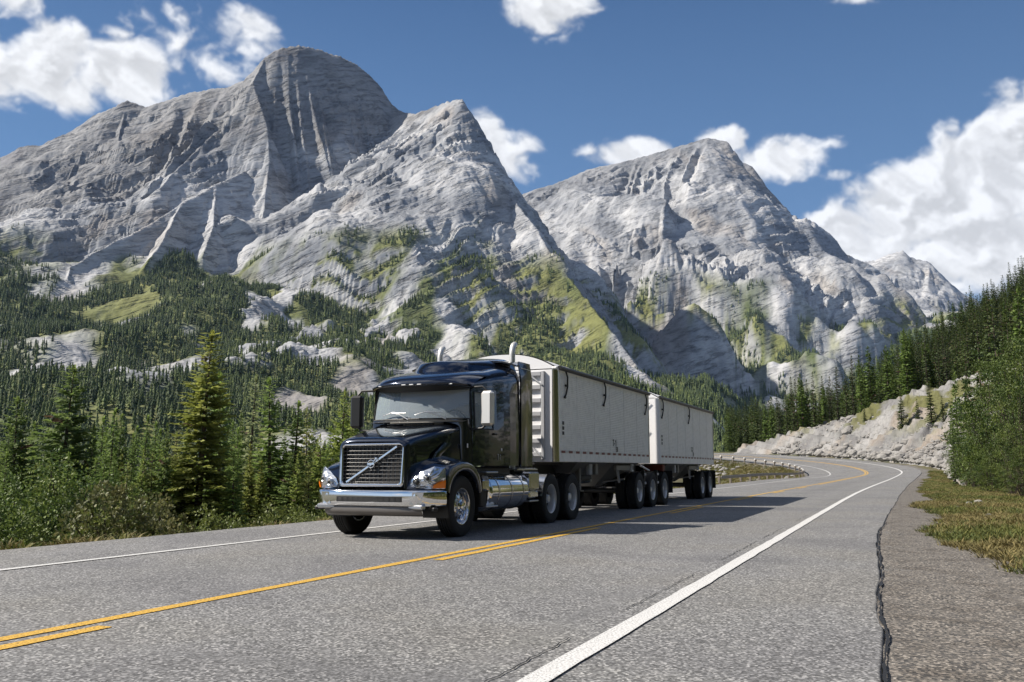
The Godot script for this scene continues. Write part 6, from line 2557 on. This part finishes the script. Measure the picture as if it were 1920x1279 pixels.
func build_roadside() -> void:
	# guardrail round the inside of the bend
	var o := base("guardrail", on_road(60.0, -6.8))
	tag(o, "weathered low guardrail on posts curving round the inside of the bend", "guardrail")
	var org := o.position
	var s := 52.0
	var post := MB.new()
	post.box(Vector3(0, 0.12, 0), Vector3(0.16, 0.84, 0.16), 0.02)
	var post_mesh := post.mesh()
	var cap := MB.new()
	cap.box(Vector3(0, 0.0, 0), Vector3(0.2, 0.14, 0.3), 0.02)
	var cap_mesh := cap.mesh()
	while s < 168.0:
		var p := on_road(s, -6.95) - org
		var th := R_t[int(s - S0)]
		var q := part("post", post_mesh, M.weathered_wood, o, p)
		q.rotation.y = -th
		if s > 98.0:
			var c := part("reflector_cap", cap_mesh, M.post_white, q, Vector3(0, 0.59, 0))
		if s < 164.0:
			var b := MB.new()
			var rows := []
			for k in 9:
				var ss := s + 4.0 * k / 8.0
				var row := []
				for w in [[0.54, 0.0], [0.51, 0.04], [0.47, 0.045], [0.43, 0.0], [0.39, 0.045], [0.35, 0.04], [0.32, 0.0]]:
					row.append(on_road(ss, -6.82 + w[1], w[0]) - org)
				rows.append(row)
			shell(b, rows, 0.008)
			part("rail", b.mesh(), M.rail_old, o)
		s += 4.0 if s < 98.0 else 4.0
	# loose stones under the rock cut, and on the bank inside the bend
	var stones := []
	for k in 5:
		stones.append(stone_mesh(401 + k))
	var small := [[], [], [], [], []]
	var placed := 0
	for k in 2600:
		var ss := rng.randf_range(70.0, 150.0)
		var off := 8.4 + 9.0 * pow(rng.randf(), 1.7)
		var p := on_road(ss, off)
		var g := ground(p.x, p.z)
		if g.y < 0.35 and off > 11.5:
			continue
		var big := rng.randf() < 0.12 and placed < 110
		var sz := rng.randf_range(0.38, 0.85) if big else rng.randf_range(0.12, 0.34)
		var t := Transform3D(Basis(Vector3(rng.randf() - 0.5, 1, rng.randf() - 0.5).normalized(), rng.randf() * TAU).scaled(Vector3(sz * 1.2, sz * 0.85, sz)), Vector3(p.x, g.x + sz * 0.3 + 0.1, p.z))
		var v := rng.randi() % 5
		if big:
			placed += 1
			var q := part("boulder", stones[v], M.stone, self)
			q.transform = t
			tag(q, ("large" if sz > 0.68 else ("small" if sz < 0.5 else "medium-sized")) + " boulder " + ("at the toe of the rock cut" if off < 9.6 else ("low on the rock cut" if off < 12.0 else "high on the rock cut")) + (" where it is tallest" if ss < 112.0 else " towards its low end"), "boulder", "boulders under the rock cut")
		else:
			small[v].append(t)
	for k in 900:
		var ss := rng.randf_range(40.0, 150.0)
		var off := rng.randf_range(-16.0, -7.8)
		var p := on_road(ss, off)
		var g := ground(p.x, p.z)
		var keep := n_b.get_noise_2d(p.x * 0.12, p.z * 0.12) > 0.0
		if not keep:
			continue
		var sz := rng.randf_range(0.1, 0.42)
		small[rng.randi() % 5].append(Transform3D(Basis(Vector3.UP, rng.randf() * TAU).scaled(Vector3(sz * 1.2, sz * 0.8, sz)), Vector3(p.x, g.x + sz * 0.1, p.z)))
	for q in [[1815, 912, 31.0, 0.09], [1832, 905, 32.0, 0.12], [1795, 922, 29.0, 0.06], [1852, 932, 24.0, 0.06]]:
		var p := at(q[0], q[1], q[2])
		p.y = ground(p.x, p.z).x + q[3] * 0.3
		var b := part("white_stone", stones[rng.randi() % 5], M.stone, self)
		b.transform = Transform3D(Basis(Vector3.UP, rng.randf() * TAU).scaled(Vector3(q[3] * 1.3, q[3], q[3])), p)
		tag(b, "small pale stone lying in the grass before the leafy bushes", "stone", "stones in the grass")
	var rubble := base("rubble")
	tag(rubble, "pale stone rubble strewn below the rock cut and along the inner bank", "rubble", "", "stuff")
	for k in 5:
		copies("stones", stones[k], M.stone, small[k], PackedColorArray(), rubble)
	# gravel on the shoulder
	var grit := []
	for k in 5200:
		var ss := rng.randf_range(-13.0, 22.0)
		var off := 5.3 + pow(rng.randf(), 1.3) * 2.6
		var p := on_road(ss, off)
		var g := ground(p.x, p.z)
		if g.z < 0.4:
			continue
		var sz := rng.randf_range(0.004, 0.013)
		grit.append(Transform3D(Basis(Vector3(rng.randf() - 0.5, 1, rng.randf() - 0.5).normalized(), rng.randf() * TAU).scaled(Vector3(sz * 1.3, sz, sz)), Vector3(p.x, g.x + sz * 0.2, p.z)))
	var gravel := copies("gravel", stones[1], M.grit, grit, PackedColorArray())
	tag(gravel, "loose grey gravel on the shoulder beyond the pavement edge", "gravel", "", "stuff")
	# grass
	var kinds_of := [tuft_mesh(501, Color(0.09, 0.105, 0.022), Color(0.19, 0.185, 0.05)), tuft_mesh(502, Color(0.13, 0.115, 0.04), Color(0.25, 0.2, 0.08)), tuft_mesh(503, Color(0.05, 0.075, 0.018), Color(0.11, 0.13, 0.035))]
	var lists := [[], [], []]
	for k in 60000:
		var ss := -14.0 + 110.0 * pow(rng.randf(), 1.6)
		var off := rng.randf_range(5.6, 17.0)
		var p := on_road(ss, off)
		var g := ground(p.x, p.z)
		if g.y > 0.2 or rng.randf() < g.z * 1.02:
			continue
		var sz := rng.randf_range(0.45, 1.1)
		var dry := n_a.get_noise_2d(p.x * 0.25, p.z * 0.25)
		lists[1 if dry + rng.randf_range(-0.3, 0.3) > 0.02 else (0 if rng.randf() < 0.6 else 2)].append(Transform3D(Basis(Vector3.UP, rng.randf() * TAU).scaled(Vector3(sz * 1.3, sz, sz * 1.3)), Vector3(p.x, g.x - 0.01, p.z)))
	for k in 16000:
		var ss := rng.randf_range(-8.0, 150.0)
		var off := rng.randf_range(-13.5, -6.7)
		var p := on_road(ss, off)
		var g := ground(p.x, p.z)
		if rng.randf() < g.z:
			continue
		var sz := rng.randf_range(0.6, 1.5)
		lists[1 if rng.randf() < 0.6 else 0].append(Transform3D(Basis(Vector3.UP, rng.randf() * TAU).scaled(Vector3(sz * 1.4, sz, sz * 1.4)), Vector3(p.x, g.x - 0.01, p.z)))
	var verge := base("grass_verge")
	tag(verge, "short green and straw-coloured grass along both sides of the road", "grass", "", "stuff")
	for k in 3:
		copies("grass", kinds_of[k], M.grass, lists[k], PackedColorArray(), verge)
